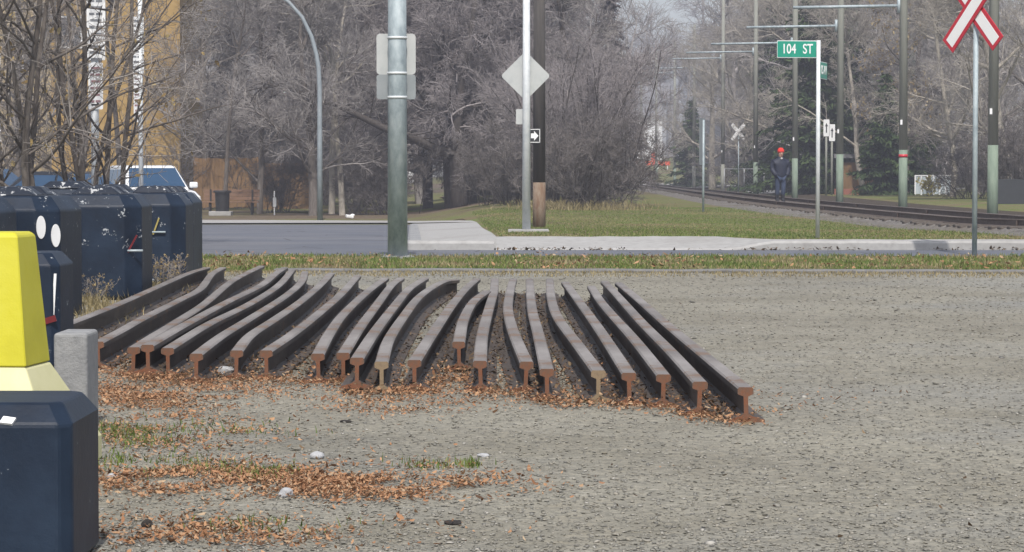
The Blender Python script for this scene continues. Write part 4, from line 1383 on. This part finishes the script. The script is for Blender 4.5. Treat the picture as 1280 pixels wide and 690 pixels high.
house(770, 300, 9, 8, 5.2, .2, M['house_white'], 2.4, "white house seen far beyond the shrub", [(-2.5, 3.2, 1.2, 1.4), (1.5, 3.2, 1.2, 1.4)])
house(806, 345, 6, 8, 7.5, -.1, M['house_grey'], 2.6, "grey gabled house at the far end of the track", [(-1, 5, 1.2, 1.4), (1.4, 5, 1.2, 1.4)])
house(455, 235, 12, 8, 3.2, .0, M['house_white'], 1.8, "long low white house glimpsed between the slim trunks and the thick pole", [(-3, 1.8, 1.6, 1.2), (2, 1.8, 1.6, 1.2)])
house(600, 250, 14, 8, 4.0, .1, M['house_grey'], 2.0, "grey house far behind the dense middle trees", [(-3, 2.2, 1.6, 1.2)])
house(1200, 260, 22, 9, 5.0, -.1, M['house_grey'], 2.2, "long grey house far behind the right hand trees", [(-6, 2.6, 1.6, 1.3), (-1, 2.6, 1.6, 1.3), (5, 2.6, 1.6, 1.3)])
house(940, 270, 12, 9, 4.6, .1, M['house_dark'], 2.2, "dark house far behind the pale limbed trees", [(-3, 2.6, 1.6, 1.3)])
house(350, 230, 14, 9, 5.5, .1, M['house_grey'], 2.4, "grey house far behind the street lamp", [(-3, 3.2, 1.6, 1.3), (2, 3.2, 1.6, 1.3)])
# shed
house(1067, 121, 1.7, 2, 1.5, 0, M['fence_wood'], .1, "small brown wooden shed beyond the track", [], False, "garden_shed")

def board_fence(pxa, pxb, y, h, mat, label, dz=0):
    a, b_ = col_at(pxa, y), col_at(pxb, y)
    root = tag(empty("board_fence", ((a.x + b_.x) / 2, y, min(a.z, b_.z) + dz)), label, "fence")
    w = b_.x - a.x
    mb = MB()
    n = int(w / .15); rg2 = random.Random(int(pxa))
    for k in range(n):
        x = -w / 2 + (k + .5) * w / n
        mb.box((x, rg2.uniform(-.006, .006), h / 2 + rg2.uniform(-.02, .02)), (w / n - .008, .022, h))
    mb.build("boards", mat, root)
    m2 = max(2, int(w / 2.4))
    for k in range(m2 + 1):
        mb = MB(); mb.box((-w / 2 + k * w / m2, .07, h / 2), (.1, .1, h + .1)); mb.build("post", mat, root)
    mb = MB()
    for z in (.25, h - .25): mb.box((0, .03, z), (w, .04, .09))
    mb.build("cross_rail", mat, root)
    return root
board_fence(244, 322, 104, 2.0, M['fence_wood'], "orange brown board fence behind the bench", .1)
board_fence(326, 392, 106, 1.9, M['fence_wood'], "brown board fence behind the street lamp", .0)
# low brick wall by the shed
mb = MB(); mb.box((0, 0, .12), (2.5, .25, .30))
p = col_at(1076, 118)
tag(mb.build("brick_wall", M['brick'], bevel=.02, loc=(p.x, p.y, p.z)), "low red brick wall in front of the brown shed", "wall")
# white panel fence
p = col_at(1166, 112); s = F / 112
root = tag(empty("panel_fence", p), "pale panel fence with white posts beyond the lawn", "fence")
w, h = 46 / s, 25 / s
mb = MB(); mb.box((0, 0, h / 2 + .02), (w, .03, h - .06)); mb.build("panel", M['panel'], root)
for k in range(7):
    mb = MB(); mb.box((-w / 2 + k * w / 6, -.03, h / 2), (.055, .055, h)); mb.build("post", M['white'], root)
mb = MB(); mb.box((0, -.02, h - .02), (w, .05, .05)); mb.build("top_rail", M['white'], root)
yb = tree_from(61, [dict(c=10, len=.75, r=.012, n=5, jit=.12, up=0, spread=.1, lean=.35, out=.6, sides=4, tip=.6),
                    L_(6, .2, 1, 40, .35, .006, 4, .1, .0), L_(4, .2, 1, 40, .18, .004, 3, .1, .0)], "yellow_shrub", M['bark'], M['twig'], 1, 900, M['bush_yellow'], .04, -1)
place(yb, 1160, 108, 1.0, 0, "small yellow leaved shrub in front of the pale panel fence", "shrub")
# charcoal screen at the right edge
p = col_at(1262, 80)
root = tag(empty("screen_fence", p), "charcoal screen fence at the right edge behind the track", "fence")
mb = MB(); mb.box((0, 0, .40), (1.25, .04, .78)); mb.build("panel", M['dark_box'], root)
for q in (-.62, 0, .62):
    mb = MB(); mb.box((q, .04, .42), (.06, .06, .86)); mb.build("post", M['dark_box'], root)
# chain link fence near the far crossbuck
p0, p1 = col_at(905, 133), col_at(1004, 133)
root = tag(empty("chain_link_fence", ((p0.x + p1.x) / 2, 133, p0.z)), "chain link fence behind the far crossbuck", "fence")
w = p1.x - p0.x
for k in range(5):
    mb = MB(); mb.tube([(-w / 2 + k * w / 4, 0, -.1), (-w / 2 + k * w / 4, 0, 1.3)], .035, 8); mb.build("post", M['mesh_wire'], root, smooth=True)
mb = MB(); mb.tube([(-w / 2, 0, 1.28), (w / 2, 0, 1.28)], .025, 8); mb.build("top_rail", M['mesh_wire'], root, smooth=True)
mb = MB()
for k in range(int(w * 2 / .16)):
    x = -w / 2 + k * .08
    for sgn in (-1, 1):
        x2 = x + sgn * 1.25
        if -w / 2 <= x2 <= w / 2 and k % 2 == 0:
            mb.tube([(x, 0, 0), (x2, 0, 1.25)], .003, 3, caps=False)
mb.build("wire_netting", M['mesh_wire'], root)
# orange barricade at the far end
p = col_at(814, 258); s = F / 258
root = tag(empty("barricade", p), "orange barricade at the far end of the track", "barricade")
zof = lambda py: (HOR - py) / s + CAMZ - p.z
for dx in (-20, -7, 8, 20):
    mb = MB(); mb.box((dx / s, 0, zof(205) / 2), (.10, .1, max(.3, zof(199)))); mb.build("post", M['white'], root)
mb = MB()
for k in range(6):
    mb.box(((-20 + k * 8) / s, -.06, zof(204)), (6.5 / s, .04, 5 / s), 0)
mb.build("board", M['orange'], root)
mb = MB(); mb.box((2 / s, -.06, zof(196)), (5 / s, .05, 13 / s)); mb.build("upright_panel", M['orange'], root)

# ------------------------------------------------------------------ bench, bin, small things by the far pavement
p = on_ground(277, 270); s = F / p.y
root = tag(empty("bench", (p.x, p.y + 3.0, gz(p.x, p.y + 3))), "brown wooden bench beside the black litter bin", "bench")
mb = MB()
for k in range(3): mb.box((0, -.16 + k * .15, .45), (2.0, .13, .045))
mb.build("seat", M['bench_wood'], root, bevel=.006)
mb = MB()
for k in range(3): mb.box((0, .22 + k * .02, .58 + k * .13), (2.0, .04, .115))
mb.build("backrest", M['bench_wood'], root, bevel=.006)
for q in (-.75, .75):
    mb = MB(); mb.box((q, -.12, .22), (.06, .06, .44)); mb.box((q, .2, .45), (.06, .06, .9)); mb.box((q, .03, .41), (.06, .36, .05))
    mb.build("leg", M['black'], root)
p = on_ground(279, 269); s = F / p.y
root = tag(empty("litter_bin", (p.x, p.y - .25, p.z)), "black slatted litter bin standing on a concrete pad", "litter bin")
mb = MB(); mb.box((-.05, 0, .06), (.78, .78, .16)); mb.build("pad", M['concrete'], root, bevel=.02)
mb = MB(); mb.tube([(0, 0, .14), (0, 0, .80)], [.235, .26], 24); mb.build("body", M['black'], root, smooth=False)
mb = MB(); mb.tube([(0, 0, .80), (0, 0, .84), (0, 0, .875)], [.325, .325, .29], 24); mb.build("rim", M['black'], root)
p = on_ground(343, 268.5); s = F / p.y
root = tag(empty("marker_post", p), "small white marker post on the verge by the street lamp", "marker post")
mb = MB(); mb.tube([(0, 0, -.05), (0, 0, .85)], .022, 8); mb.build("post", M['white'], root)
plate(root, "marker_plate", rounded_rect(.13, .36, .05), (.01, -.03, .45), .5, M['white'])
mb = MB(); mb.box((0, 0, .06), (.24, .2, .10), 0, (.1, .15, .4)); mb.box((.1, .05, .11), (.12, .12, .05), 0, (.3, -.2, .9))
p = on_ground(437, 273)
tag(mb.build("litter_bag", M['white'], bevel=.03, loc=(p.x, p.y, p.z + .0)), "scrap of white litter beside the slim trunks", "litter")

# ------------------------------------------------------------------ parked cars
def car(paint, suv, label, px, y, rz, zoff=0):
    p = col_at(px, y)
    root = tag(empty("parked_car", (p.x, p.y, p.z + zoff), rz), label, "car")
    W, Lc = .9, 4.4
    H = 1.60 if suv else 1.46
    belt = .98 if suv else .90
    # lower body
    prof = [(-2.2, .42), (-2.22, .62), (-2.12, .86 if not suv else .96), (-1.9, belt), (.85, belt), (1.6, belt - .06), (2.05, .80), (2.2, .62), (2.18, .36), (1.85, .26), (-1.85, .26)]
    mb = MB()
    rs = []
    for yy, k in ((-W, .96), (-W * .93, 1.0), (W * .93, 1.0), (W, .96)):
        rs.append([(u * (k if abs(yy) == W else 1), yy, .62 + (v - .62) * (k if abs(yy) == W else 1)) for u, v in prof])
    mb.rings(rs)
    mb.build("body", paint, root, bevel=.05, seg=3)
    rear = -2.0 if suv else -1.75
    rear_top = -1.75 if suv else -1.05
    cab = [(rear, belt - .02), (rear_top, H - .03), (rear_top + .3, H), (.1, H), (.3, H - .03), (1.05, belt - .02)]
    mb = MB()
    mb.rings([[(u * (.97 if v > belt else 1), s_ * (.66 if v > belt else .85), v) for u, v in cab] for s_ in (-1, 1)])
    mb.build("cabin", paint, root, bevel=.04, seg=3)
    # windows
    def pane(vs, nm="window"):
        m = MB(); m.add(vs, [tuple(range(len(vs)))]); 
        c = sum((Vector(v) for v in vs), Vector()) / len(vs)
        o = m.build(nm, M['glass'], root)
        sl_ = o.modifiers.new("thick", 'SOLIDIFY'); sl_.thickness = .008; sl_.offset = 0
        return o
    dz = H - belt
    for s_ in (-1, 1):
        def sp(u, f):      # point on the side glass plane, f = height share
            return (u, s_ * (.862 - .19 * f), belt - .02 + dz * f)
        for (ua, ub, uc, ud) in ((rear + .28, -.92, -.92, rear_top + .18), (-.84, .02, .02, -.84), (.10, .86, .34, .10)):
            pane([sp(ua, .12), sp(ub, .12), sp(uc, .86), sp(ud, .86)])
    wx = lambda f: 1.05 + (.3 - 1.05) * f
    pane([(wx(.1) + .02, -.76, belt + dz * .1), (wx(.1) + .02, .76, belt + dz * .1), (wx(.88) + .02, .62, belt + dz * .88), (wx(.88) + .02, -.62, belt + dz * .88)], "windscreen")
    rx = lambda f: rear + (rear_top - rear) * f
    pane([(rx(.15) - .02, -.72, belt + dz * .15), (rx(.15) - .02, .72, belt + dz * .15), (rx(.88) - .02, .6, belt + dz * .88), (rx(.88) - .02, -.6, belt + dz * .88)], "rear_window")
    for s_ in (-1, 1):
        mb = MB(); mb.box((.88, s_ * 1.0, belt + .10), (.12, .22, .16)); mb.build("wing_mirror", paint, root, bevel=.04)
        mb = MB(); mb.box((2.12, s_ * .66, .74), (.12, .36, .13)); mb.build("headlight", M['lamp_lens'], root, bevel=.02)
        mb = MB(); mb.box((-2.15, s_ * .72, .82), (.10, .22, .20)); mb.build("tail_light", M['red_dark'], root, bevel=.02)
        for xx in (-1.35, 1.35):
            mb = MB(); mb.tube([(xx, s_ * .70, .32), (xx, s_ * .90, .32)], .32, 24); w_ = mb.build("wheel", M['tyre'], root, bevel=.02)
            mb = MB(); mb.tube([(xx, s_ * .885, .32), (xx, s_ * .906, .32)], .20, 20); mb.build("rim", M['alu'], w_)
    return root
car(M['car_white'], True, "white parked car with blue tinted windows behind the navy blocks", 186, 68, math.radians(-68), 0)
car(M['car_black'], False, "dark parked car left of the white car", 92, 66, math.radians(-30), -.05)
car(M['car_black'], True, "dark parked car glimpsed through the stems at far left", -20, 70, math.radians(-20), 0)
car(M['red_dark'], False, "red car far away between the slim trunks and the thick pole", 455, 205, math.radians(0), .2)

# ------------------------------------------------------------------ the walking person
def skin(name, joints, edges, mat, parent, sub=2):
    me = bpy.data.meshes.new(name)
    me.from_pydata([j[0] for j in joints], edges, [])
    o = bpy.data.objects.new(name, me)
    COL.objects.link(o)
    o.modifiers.new("skin", 'SKIN').use_smooth_shade = True
    for i, j in enumerate(joints):
        r = j[1] if isinstance(j[1], tuple) else (j[1], j[1])
        me.skin_vertices[0].data[i].radius = r
        me.skin_vertices[0].data[i].use_root = (i == 0)
    ss = o.modifiers.new("sub", 'SUBSURF'); ss.levels = ss.render_levels = sub
    dg = bpy.context.evaluated_depsgraph_get()
    m2 = bpy.data.meshes.new_from_object(o.evaluated_get(dg))
    bpy.data.objects.remove(o)
    m2.materials.clear(); m2.materials.append(mat)
    m2.name = name
    m2.polygons.foreach_set("use_smooth", [True] * len(m2.polygons))
    o = bpy.data.objects.new(name, m2)
    COL.objects.link(o)
    if parent: o.parent = parent
    return o
py_ = 79.0
pp = col_at(975, py_)
J = [((0, 0, .90), (.13, .10)), ((0, .01, 1.12), (.15, .11)), ((0, .02, 1.34), (.17, .11)), ((0, .0, 1.45), (.06, .06)), ((0, -.03, 1.54), (.075, .085)), ((0, -.04, 1.63), (.08, .095)), ((0, -.03, 1.70), (.06, .07)),
     ((.09, 0, .84), (.09, .10)), ((.085, -.04, .46), .062), ((.085, .02, .10), .042), ((.085, -.10, .04), .035),
     ((-.09, 0, .84), (.09, .10)), ((-.085, .03, .46), .062), ((-.08, .10, .10), .042), ((-.08, -.02, .04), .035),
     ((.21, .02, 1.34), .065), ((.265, .05, 1.11), .045), ((.215, -.08, .94), .033), ((.17, -.09, .90), (.03, .026)),
     ((-.21, .02, 1.34), .065), ((-.265, .05, 1.11), .045), ((-.215, -.08, .94), .033), ((-.17, -.09, .90), (.03, .026))]
E = [(0, 1), (1, 2), (2, 3), (3, 4), (4, 5), (5, 6), (0, 7), (7, 8), (8, 9), (9, 10), (0, 11), (11, 12), (12, 13), (13, 14), (2, 15), (15, 16), (16, 17), (17, 18), (2, 19), (19, 20), (20, 21), (21, 22)]
person = skin("person", J, E, M['skin'], None)
person.location = (pp.x, py_, gz(TX, py_) + .078)
tag(person, "person in red knit hat and navy puffer jacket walking the track, hands in pockets", "person")
JJ = [((0, 0, .70), (.205, .16)), ((0, 0, .96), (.22, .17)), ((0, .005, 1.15), (.215, .16)), ((0, .015, 1.32), (.215, .15)), ((0, .0, 1.43), (.125, .115)), ((0, .01, 1.52), (.10, .095)),
      ((.23, .02, 1.35), .10), ((.275, .05, 1.11), .092), ((.225, -.085, .93), .082), ((.13, -.10, .86), .075),
      ((-.23, .02, 1.35), .10), ((-.275, .05, 1.11), .092), ((-.225, -.085, .93), .082), ((-.13, -.10, .86), .075)]
JE = [(0, 1), (1, 2), (2, 3), (3, 4), (4, 5), (3, 6), (6, 7), (7, 8), (8, 9), (3, 10), (10, 11), (11, 12), (12, 13)]
jk = skin("jacket", JJ, JE, M['jacket'], person)
for v in jk.data.vertices:                                     # quilted bands
    k = 1 + .035 * abs(math.sin(v.co.z * math.pi / .085))
    if abs(v.co.x) < .2: v.co.x *= k; v.co.y *= k
skin("jeans", [((0, 0, .86), (.15, .115)), ((.092, 0, .80), (.105, .11)), ((.088, -.04, .46), .08), ((.086, .01, .22), .07),
               ((-.092, 0, .80), (.105, .11)), ((-.087, .03, .46), .08), ((-.082, .08, .22), .07)],
     [(0, 1), (1, 2), (2, 3), (0, 4), (4, 5), (5, 6)], M['jeans'], person)
for sx, a_, b_, c_ in ((1, (.086, .0, .34), (.086, .02, .08), (.088, -.13, .045)), (-1, (-.083, .06, .34), (-.08, .10, .08), (-.082, -.05, .045))):
    skin("boot", [(a_, .078), (b_, .062), (c_, (.05, .045))], [(0, 1), (1, 2)], M['boot'], person)
skin("knit_hat", [((0, -.03, 1.60), (.125, .135)), ((0, -.02, 1.71), (.125, .135)), ((0, -.01, 1.80), (.07, .07))], [(0, 1), (1, 2)], M['red_knit'], person)
skin("scarf", [((0, -.085, 1.47), (.05, .05)), ((0, -.125, 1.40), (.04, .04))], [(0, 1)], M['scarf'], person, 1)
mb = MB(); mb.tube([(0, -.125, 1.60), (0, -.150, 1.565), (0, -.13, 1.555)], [.012, .018, .01], 8); mb.build("nose", M['skin'], person, smooth=True)
for q in (-.033, .033):
    mb = MB(); mb.tube([(q, -.128, 1.602), (q, -.136, 1.602)], [.012, .008], 8); mb.build("eye", M['hair'], person, smooth=True)
mb = MB(); mb.box((0, -.118, 1.515), (.05, .012, .012)); mb.build("mouth", M['red_dark'], person)
person.rotation_euler.z = math.radians(14)
person.scale = (.95, .95, .94)

# ------------------------------------------------------------------ litter, gravel, grass
def dist_to_rails(x, y):
    d = np.full(len(x), 9.0)
    for L in rail_lines:
        P = np.array([(p.x, p.y) for p in L])
        for a_, b_ in zip(P[:-1], P[1:]):
            ab = b_ - a_
            t = np.clip(((x - a_[0]) * ab[0] + (y - a_[1]) * ab[1]) / (ab @ ab), 0, 1)
            d = np.minimum(d, np.hypot(x - a_[0] - t * ab[0], y - a_[1] - t * ab[1]))
    return d
front = np.array([(L[0].x, L[0].y) for L in rail_lines])
rg = np.random.default_rng(5)
def leaf_cloud(name, x, y, hmax, size, mat, label, seed):
    n = len(x)
    z = rg.uniform(.004, 1, n) ** 1.6 * hmax + .008
    rot = np.stack([rg.normal(0, .4, n), rg.normal(0, .4, n), rg.uniform(0, 6.28, n)], 1)
    s = size * rg.uniform(.3, 1.0, n) * (1 + .5 * (rg.random(n) > .9))
    scl = np.stack([s, s * rg.uniform(.6, 1.1, n), s * rg.uniform(.4, 1.3, n)], 1)
    return tag(scatter(name, LEAF_V, LEAF_F, np.stack([x, y, z], 1), rot, scl, mat, .25, seed), label, "leaf litter", kind='stuff')
# bank along the front ends
n = 20000
t = rg.uniform(0, len(front) - 1, n); i0 = np.minimum(t.astype(int), len(front) - 2); fr = t - i0
fx = front[i0, 0] * (1 - fr) + front[i0 + 1, 0] * fr
fy = front[i0, 1] * (1 - fr) + front[i0 + 1, 1] * fr
off = rg.normal(-.17, .10, n)
clump = .5 + .5 * np.sin(fx * 7.3 + 1.0) * np.sin(fx * 2.9)
keep = rg.random(n) < (.25 + .75 * clump)
end = np.min(np.where(np.abs(front[None, :, 0] - fx[:, None]) < .085, np.abs(front[None, :, 1] - .20 - fy[:, None] - off[:, None]), 9), 1)
keep &= (end > .21) | (rg.random(n) < .2 + .3 * np.sin(fx * 11) ** 2)
leaf_cloud("fallen_leaves", (fx + rg.normal(0, .05, n))[keep], (fy + off)[keep], .020, .0112, M['litter'], "rust brown leaves banked along the front of the rails", 1)
# between the rails
n = 34000
a_ = rg.integers(0, len(rail_lines) - 1, n)
x = np.empty(n); y = np.empty(n)
for k in range(n):
    L1, L2 = rail_lines[a_[k]], rail_lines[a_[k] + 1]
    u = rg.random() ** 1.3; v = rg.random()
    p1 = L1[int(u * (len(L1) - 1))]; p2 = L2[int(u * (len(L2) - 1))]
    x[k] = p1.x * (1 - v) + p2.x * v + rg.normal(0, .02); y[k] = p1.y * (1 - v) + p2.y * v + rg.normal(0, .15)
d = dist_to_rails(x, y)
ok = d > np.where(rg.random(n) < .65, .014, .055)
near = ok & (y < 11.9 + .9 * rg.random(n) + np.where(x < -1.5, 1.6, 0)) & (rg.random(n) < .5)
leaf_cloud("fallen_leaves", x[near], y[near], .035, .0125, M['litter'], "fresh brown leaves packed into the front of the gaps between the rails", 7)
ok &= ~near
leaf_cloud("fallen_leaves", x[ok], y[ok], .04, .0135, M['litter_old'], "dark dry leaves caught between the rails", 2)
# patches in the foreground, left
DENS = 3.8
def px_patch(cx, cy, rx, ry, n):
    q = rg.normal(0, .5, (int(n * DENS), 2))
    pts = np.array([tuple(at_z(cx + rx * a, cy + ry * b, 0.0))[:2] for a, b in q])
    f = np.sin(pts[:, 0] * 9 + pts[:, 1] * 5) + np.sin(pts[:, 0] * 17 - pts[:, 1] * 11 + 1) * .8 + np.sin(pts[:, 1] * 14 + pts[:, 0] * 3) * .7 + rg.normal(0, .8, len(pts))
    return pts[f > -.5]
PT = np.concatenate([px_patch(170, 500, 120, 26, 1700), px_patch(240, 490, 150, 16, 800), px_patch(210, 545, 160, 26, 700), px_patch(330, 602, 260, 24, 2100), px_patch(470, 612, 160, 17, 900),
                     px_patch(200, 600, 150, 20, 600), px_patch(290, 668, 240, 22, 520), px_patch(170, 672, 120, 24, 260), px_patch(500, 508, 110, 14, 420), px_patch(510, 490, 90, 8, 240), px_patch(900, 512, 130, 10, 110), px_patch(700, 498, 340, 12, 350)])
leaf_cloud("fallen_leaves", PT[:, 0], PT[:, 1], .010, .0105, M['litter'], "drifts of brown leaves on the gravel at lower left", 3)
n = 420
y = rg.uniform(6.4, 24, n); x = rg.uniform(-.2, .2, n) * y
leaf_cloud("fallen_leaves", x, y, .006, .011, M['litter_old'], "few single leaves scattered over the open gravel", 4)

DENS = 1.0
n = 2600
x = rg.uniform(-8, 9, n); y = 24.9 + 4.6 * rg.random(n) - .055 * x
k = np.sin(x * 1.7) + np.sin(x * 4.1 + 1) * .6 + rg.normal(0, .8, n) > -.2
leaf_cloud("fallen_leaves", x[k], y[k], .05, .03, M['litter'], "brown leaves caught in the grass of the verge", 5)
n = 900
x = rg.uniform(-1.2, 9, n); y = 31.66 - np.abs(rg.normal(0, .06, n))
k = np.sin(x * 2.3) + np.sin(x * 6.1 + 1) * .6 + rg.normal(0, .5, n) > .2
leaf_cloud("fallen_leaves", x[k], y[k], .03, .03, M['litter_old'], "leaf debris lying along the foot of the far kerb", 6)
# gravel
OCT_V = np.array([(1, 0, 0), (-.9, .1, 0), (0, 1, .1), (.1, -1, 0), (0, 0, .75), (0, .1, -.7), (.6, .6, .35), (-.6, .5, .4), (-.55, -.6, .35), (.55, -.6, .4)], float)
OCT_F = np.array([(4, 0, 6), (4, 6, 2), (4, 2, 7), (4, 7, 1), (4, 1, 8), (4, 8, 3), (4, 3, 9), (4, 9, 0), (5, 6, 0), (5, 2, 6), (5, 7, 2), (5, 1, 7), (5, 8, 1), (5, 3, 8), (5, 9, 3), (5, 0, 9)], int)
n = 46000
y = 5.9 + 19 * rg.random(n) ** 2.1
x = rg.uniform(-.215, .215, n) * y
s = .0034 + .006 * rg.random(n) ** 3 + .010 * rg.random(n) * (rg.random(n) > .99)
s = s * (1 + .05 * (y - 6))
scl = np.stack([s, s * rg.uniform(.6, 1, n), s * rg.uniform(.22, .45, n)], 1)
rot = np.stack([rg.normal(0, .25, n), rg.normal(0, .25, n), rg.uniform(0, 6.28, n)], 1)
tag(scatter("gravel", OCT_V, OCT_F, np.stack([x, y, s * .15 + .001], 1), rot, scl, M['pebble'], .22, 6), "loose grey gravel over the yard", "gravel", kind='stuff')

# single stones
def stone(px, py, r, label, sq=.6, seed=0, mat=None):
    rgs = np.random.default_rng(seed)
    import bmesh
    bm = bmesh.new()
    bmesh.ops.create_icosphere(bm, subdivisions=3, radius=1)
    dirs = normv(rgs.normal(size=(9, 3)))
    for v in bm.verts:
        c = np.array(v.co)
        k = 1.0
        for dd in dirs:
            k = min(k, .80 / max(.001, c @ dd) if c @ dd > .80 else k)
        v.co = v.co * k
        v.co.z *= sq
    me = bpy.data.meshes.new("stone"); bm.to_mesh(me); bm.free()
    me.materials.append(mat or M['stone'])
    o = bpy.data.objects.new("stone", me); COL.objects.link(o)
    p = at_z(px, py, 0)
    o.scale = (r, r * .85, r)
    o.location = (p.x, p.y, r * sq * .55)
    o.rotation_euler.z = rgs.uniform(0, 6)
    tag(o, label, "stone")
stone(357, 622, .027, "larger pale grey stone lying on the brown leaves", .75, 1)
stone(397, 573, .030, "pale stone on the gravel above the leaf drift", .55, 2)
stone(283, 345 + 123, .055, "grey stone at the foot of the fourth rail", .5, 3)
stone(604, 571, .022, "flat pale stone out on the open gravel", .4, 4)
stone(140, 598, .022, "small grey stone beside the low navy block", .5, 5)
stone(184, 659, .018, "small dark brown clod in the lower left leaves", .8, 6, M['bark_dark'])
stone(432, 528, .026, "flat dark stone in front of the rails", .25, 7, M['bark_dark'])
stone(566, 655, .03, "flat dark clod in the gravel at the bottom", .25, 8, M['bark_dark'])

# grass
BL_V = np.array([(-.5, 0, 0), (.5, 0, 0), (.28, .18, .6), (-.28, .18, .6), (0, .5, 1.0)], float)
BL_F = np.array([(0, 1, 2), (0, 2, 3), (3, 2, 4)], int)
def grass(name, x, y, h, w, mat, label, z=None, seed=0):
    n = len(x)
    hh = h * rg.uniform(.45, 1.25, n)
    ww = w * rg.uniform(.7, 1.4, n)
    rot = np.stack([rg.normal(0, .25, n), rg.normal(0, .25, n), rg.uniform(0, 6.28, n)], 1)
    zz = ground_z(x, y) if z is None else np.full(n, z)
    return tag(scatter(name, BL_V, BL_F, np.stack([x, y, zz], 1), rot, np.stack([ww, hh, hh], 1), mat, .1, seed), label, "grass", kind='stuff')
n = 42000
x = rg.uniform(-8, 8, n); y = rg.uniform(0, 1, n)
ye = yard_edge(x) + .34
y = ye + (29.55 - ye) * y
pn = np.sin(x * 2.1) * np.sin(y * 2.7 + x) + np.sin(x * 5.3 + 2) * .5 + rg.normal(0, .6, n)
k = pn > .0
grass("grass", x[k], y[k], .046, .010, M['blade'], "short green grass on the verge before the road")
grass("dry_grass", x[~k][:14000], y[~k][:14000], .04, .010, M['blade_dry'], "dry straw coloured grass mixed into the verge")
n = 9000
x = rg.uniform(-8, 8, n); y = yard_edge(x) - rg.random(n) ** 2 * 1.1 - .02
grass("dry_grass", x, y, .03, .008, M['blade_dry'], "thin worn grass along the yard's far edge")
n = 72000
y = KERB_Y + .5 + 40 * rg.random(n) ** 1.5; x = rg.uniform(-1.1, 6.8, n)
x = np.where((rg.random(n) < .3) & (y < 40), rg.uniform(5, 9, n), x)
txv = np.interp(y, _ty, _tx)
k = (x > -.10 - .026 * (y - 31.7)) & ((x < txv - 1.85 + rg.normal(0, .25, n)) | ((y < 34.5) & (x < txv - 1.2))) & (y > KERB_Y + .3 + 1.15 * (1 - sm(2.6, 3.3, x)))
x, y = x[k], y[k]
pn = np.sin(x * 1.1 + y * .3) + np.sin(y * .9) * .6 + rg.normal(0, .8, len(x))
k = pn > -.75
grass("grass", x[k], y[k], .027, .012, M['blade'], "green lawn between the kerb and the railway track")
grass("dry_grass", x[~k], y[~k], .024, .012, M['blade_dry'], "dry grass patches in the lawn")
n = 3000
x = rg.normal(1.9, .8, n); y = rg.uniform(66, 76, n)
grass("dry_grass", x, y, .22, .015, M['blade_dry'], "tall dry grass at the foot of the bare shrubs")
PT = np.concatenate([px_patch(165, 545, 85, 18, 900), px_patch(210, 585, 70, 12, 350), px_patch(140, 578, 30, 8, 300), px_patch(320, 592, 70, 10, 350), px_patch(280, 540, 90, 12, 250), px_patch(540, 583, 60, 6, 120), px_patch(590, 583, 14, 3, 60), px_patch(350, 660, 100, 12, 200)])
grass("grass", PT[:, 0], PT[:, 1], .028, .0045, M['blade'], "small green grass tufts among the leaves at lower left", 0.0)
PT = np.concatenate([px_patch(110, 384, 50, 10, 900), px_patch(190, 362, 40, 8, 700), px_patch(130, 400, 40, 8, 300)])
grass("dry_grass", PT[:, 0], PT[:, 1], .09, .006, M['blade_dry'], "dry grass between the navy blocks and the rails", 0.0)
# dry weeds beside the blocks
weed = tree_from(71, [dict(c=9, len=.34, r=.004, n=6, jit=.12, up=.0, spread=.05, lean=.35, out=2.0, sides=3, tip=.5),
                      L_(6, .3, 1, 45, .13, .0022, 4, .12, .0, rmin=.0015), L_(5, .3, 1, 45, .05, .0016, 3, .12, .0, rmin=.0013)], "dry_weed", M['twig_near'], M['twig_near'], 1, 160, M['dead_leaf'], .012, -1)
use(weed, 222, 21.3, .75, 0, "dry brown weed at the corner of the farther navy blocks", "weed", dz=.05)
use(weed, 203, 20.6, .8, 2.0, "smaller dry weed between the block and the first rail", "weed", dz=.05)
use(weed, 118, 18.5, .6, 4.0, "thin pale weed in front of the plain navy block", "weed", dz=.05)

# ------------------------------------------------------------------ the autumn air
HAZE = 0.0015
m = bpy.data.materials.new("haze_air"); m.use_nodes = True
nt = m.node_tree
nt.nodes.remove(nt.nodes["Principled BSDF"])
pv = nt.nodes.new("ShaderNodeVolumePrincipled")
pv.inputs['Color'].default_value = (.84, .86, 1.0, 1)
pv.inputs['Density'].default_value = HAZE
pv.inputs['Anisotropy'].default_value = 0.2
nt.links.new(pv.outputs[0], nt.nodes["Material Output"].inputs['Volume'])
mb = MB(); mb.box((0, 385, 18.5), (806, 836, 41))
tag(mb.build("haze", m), kind='stuff')
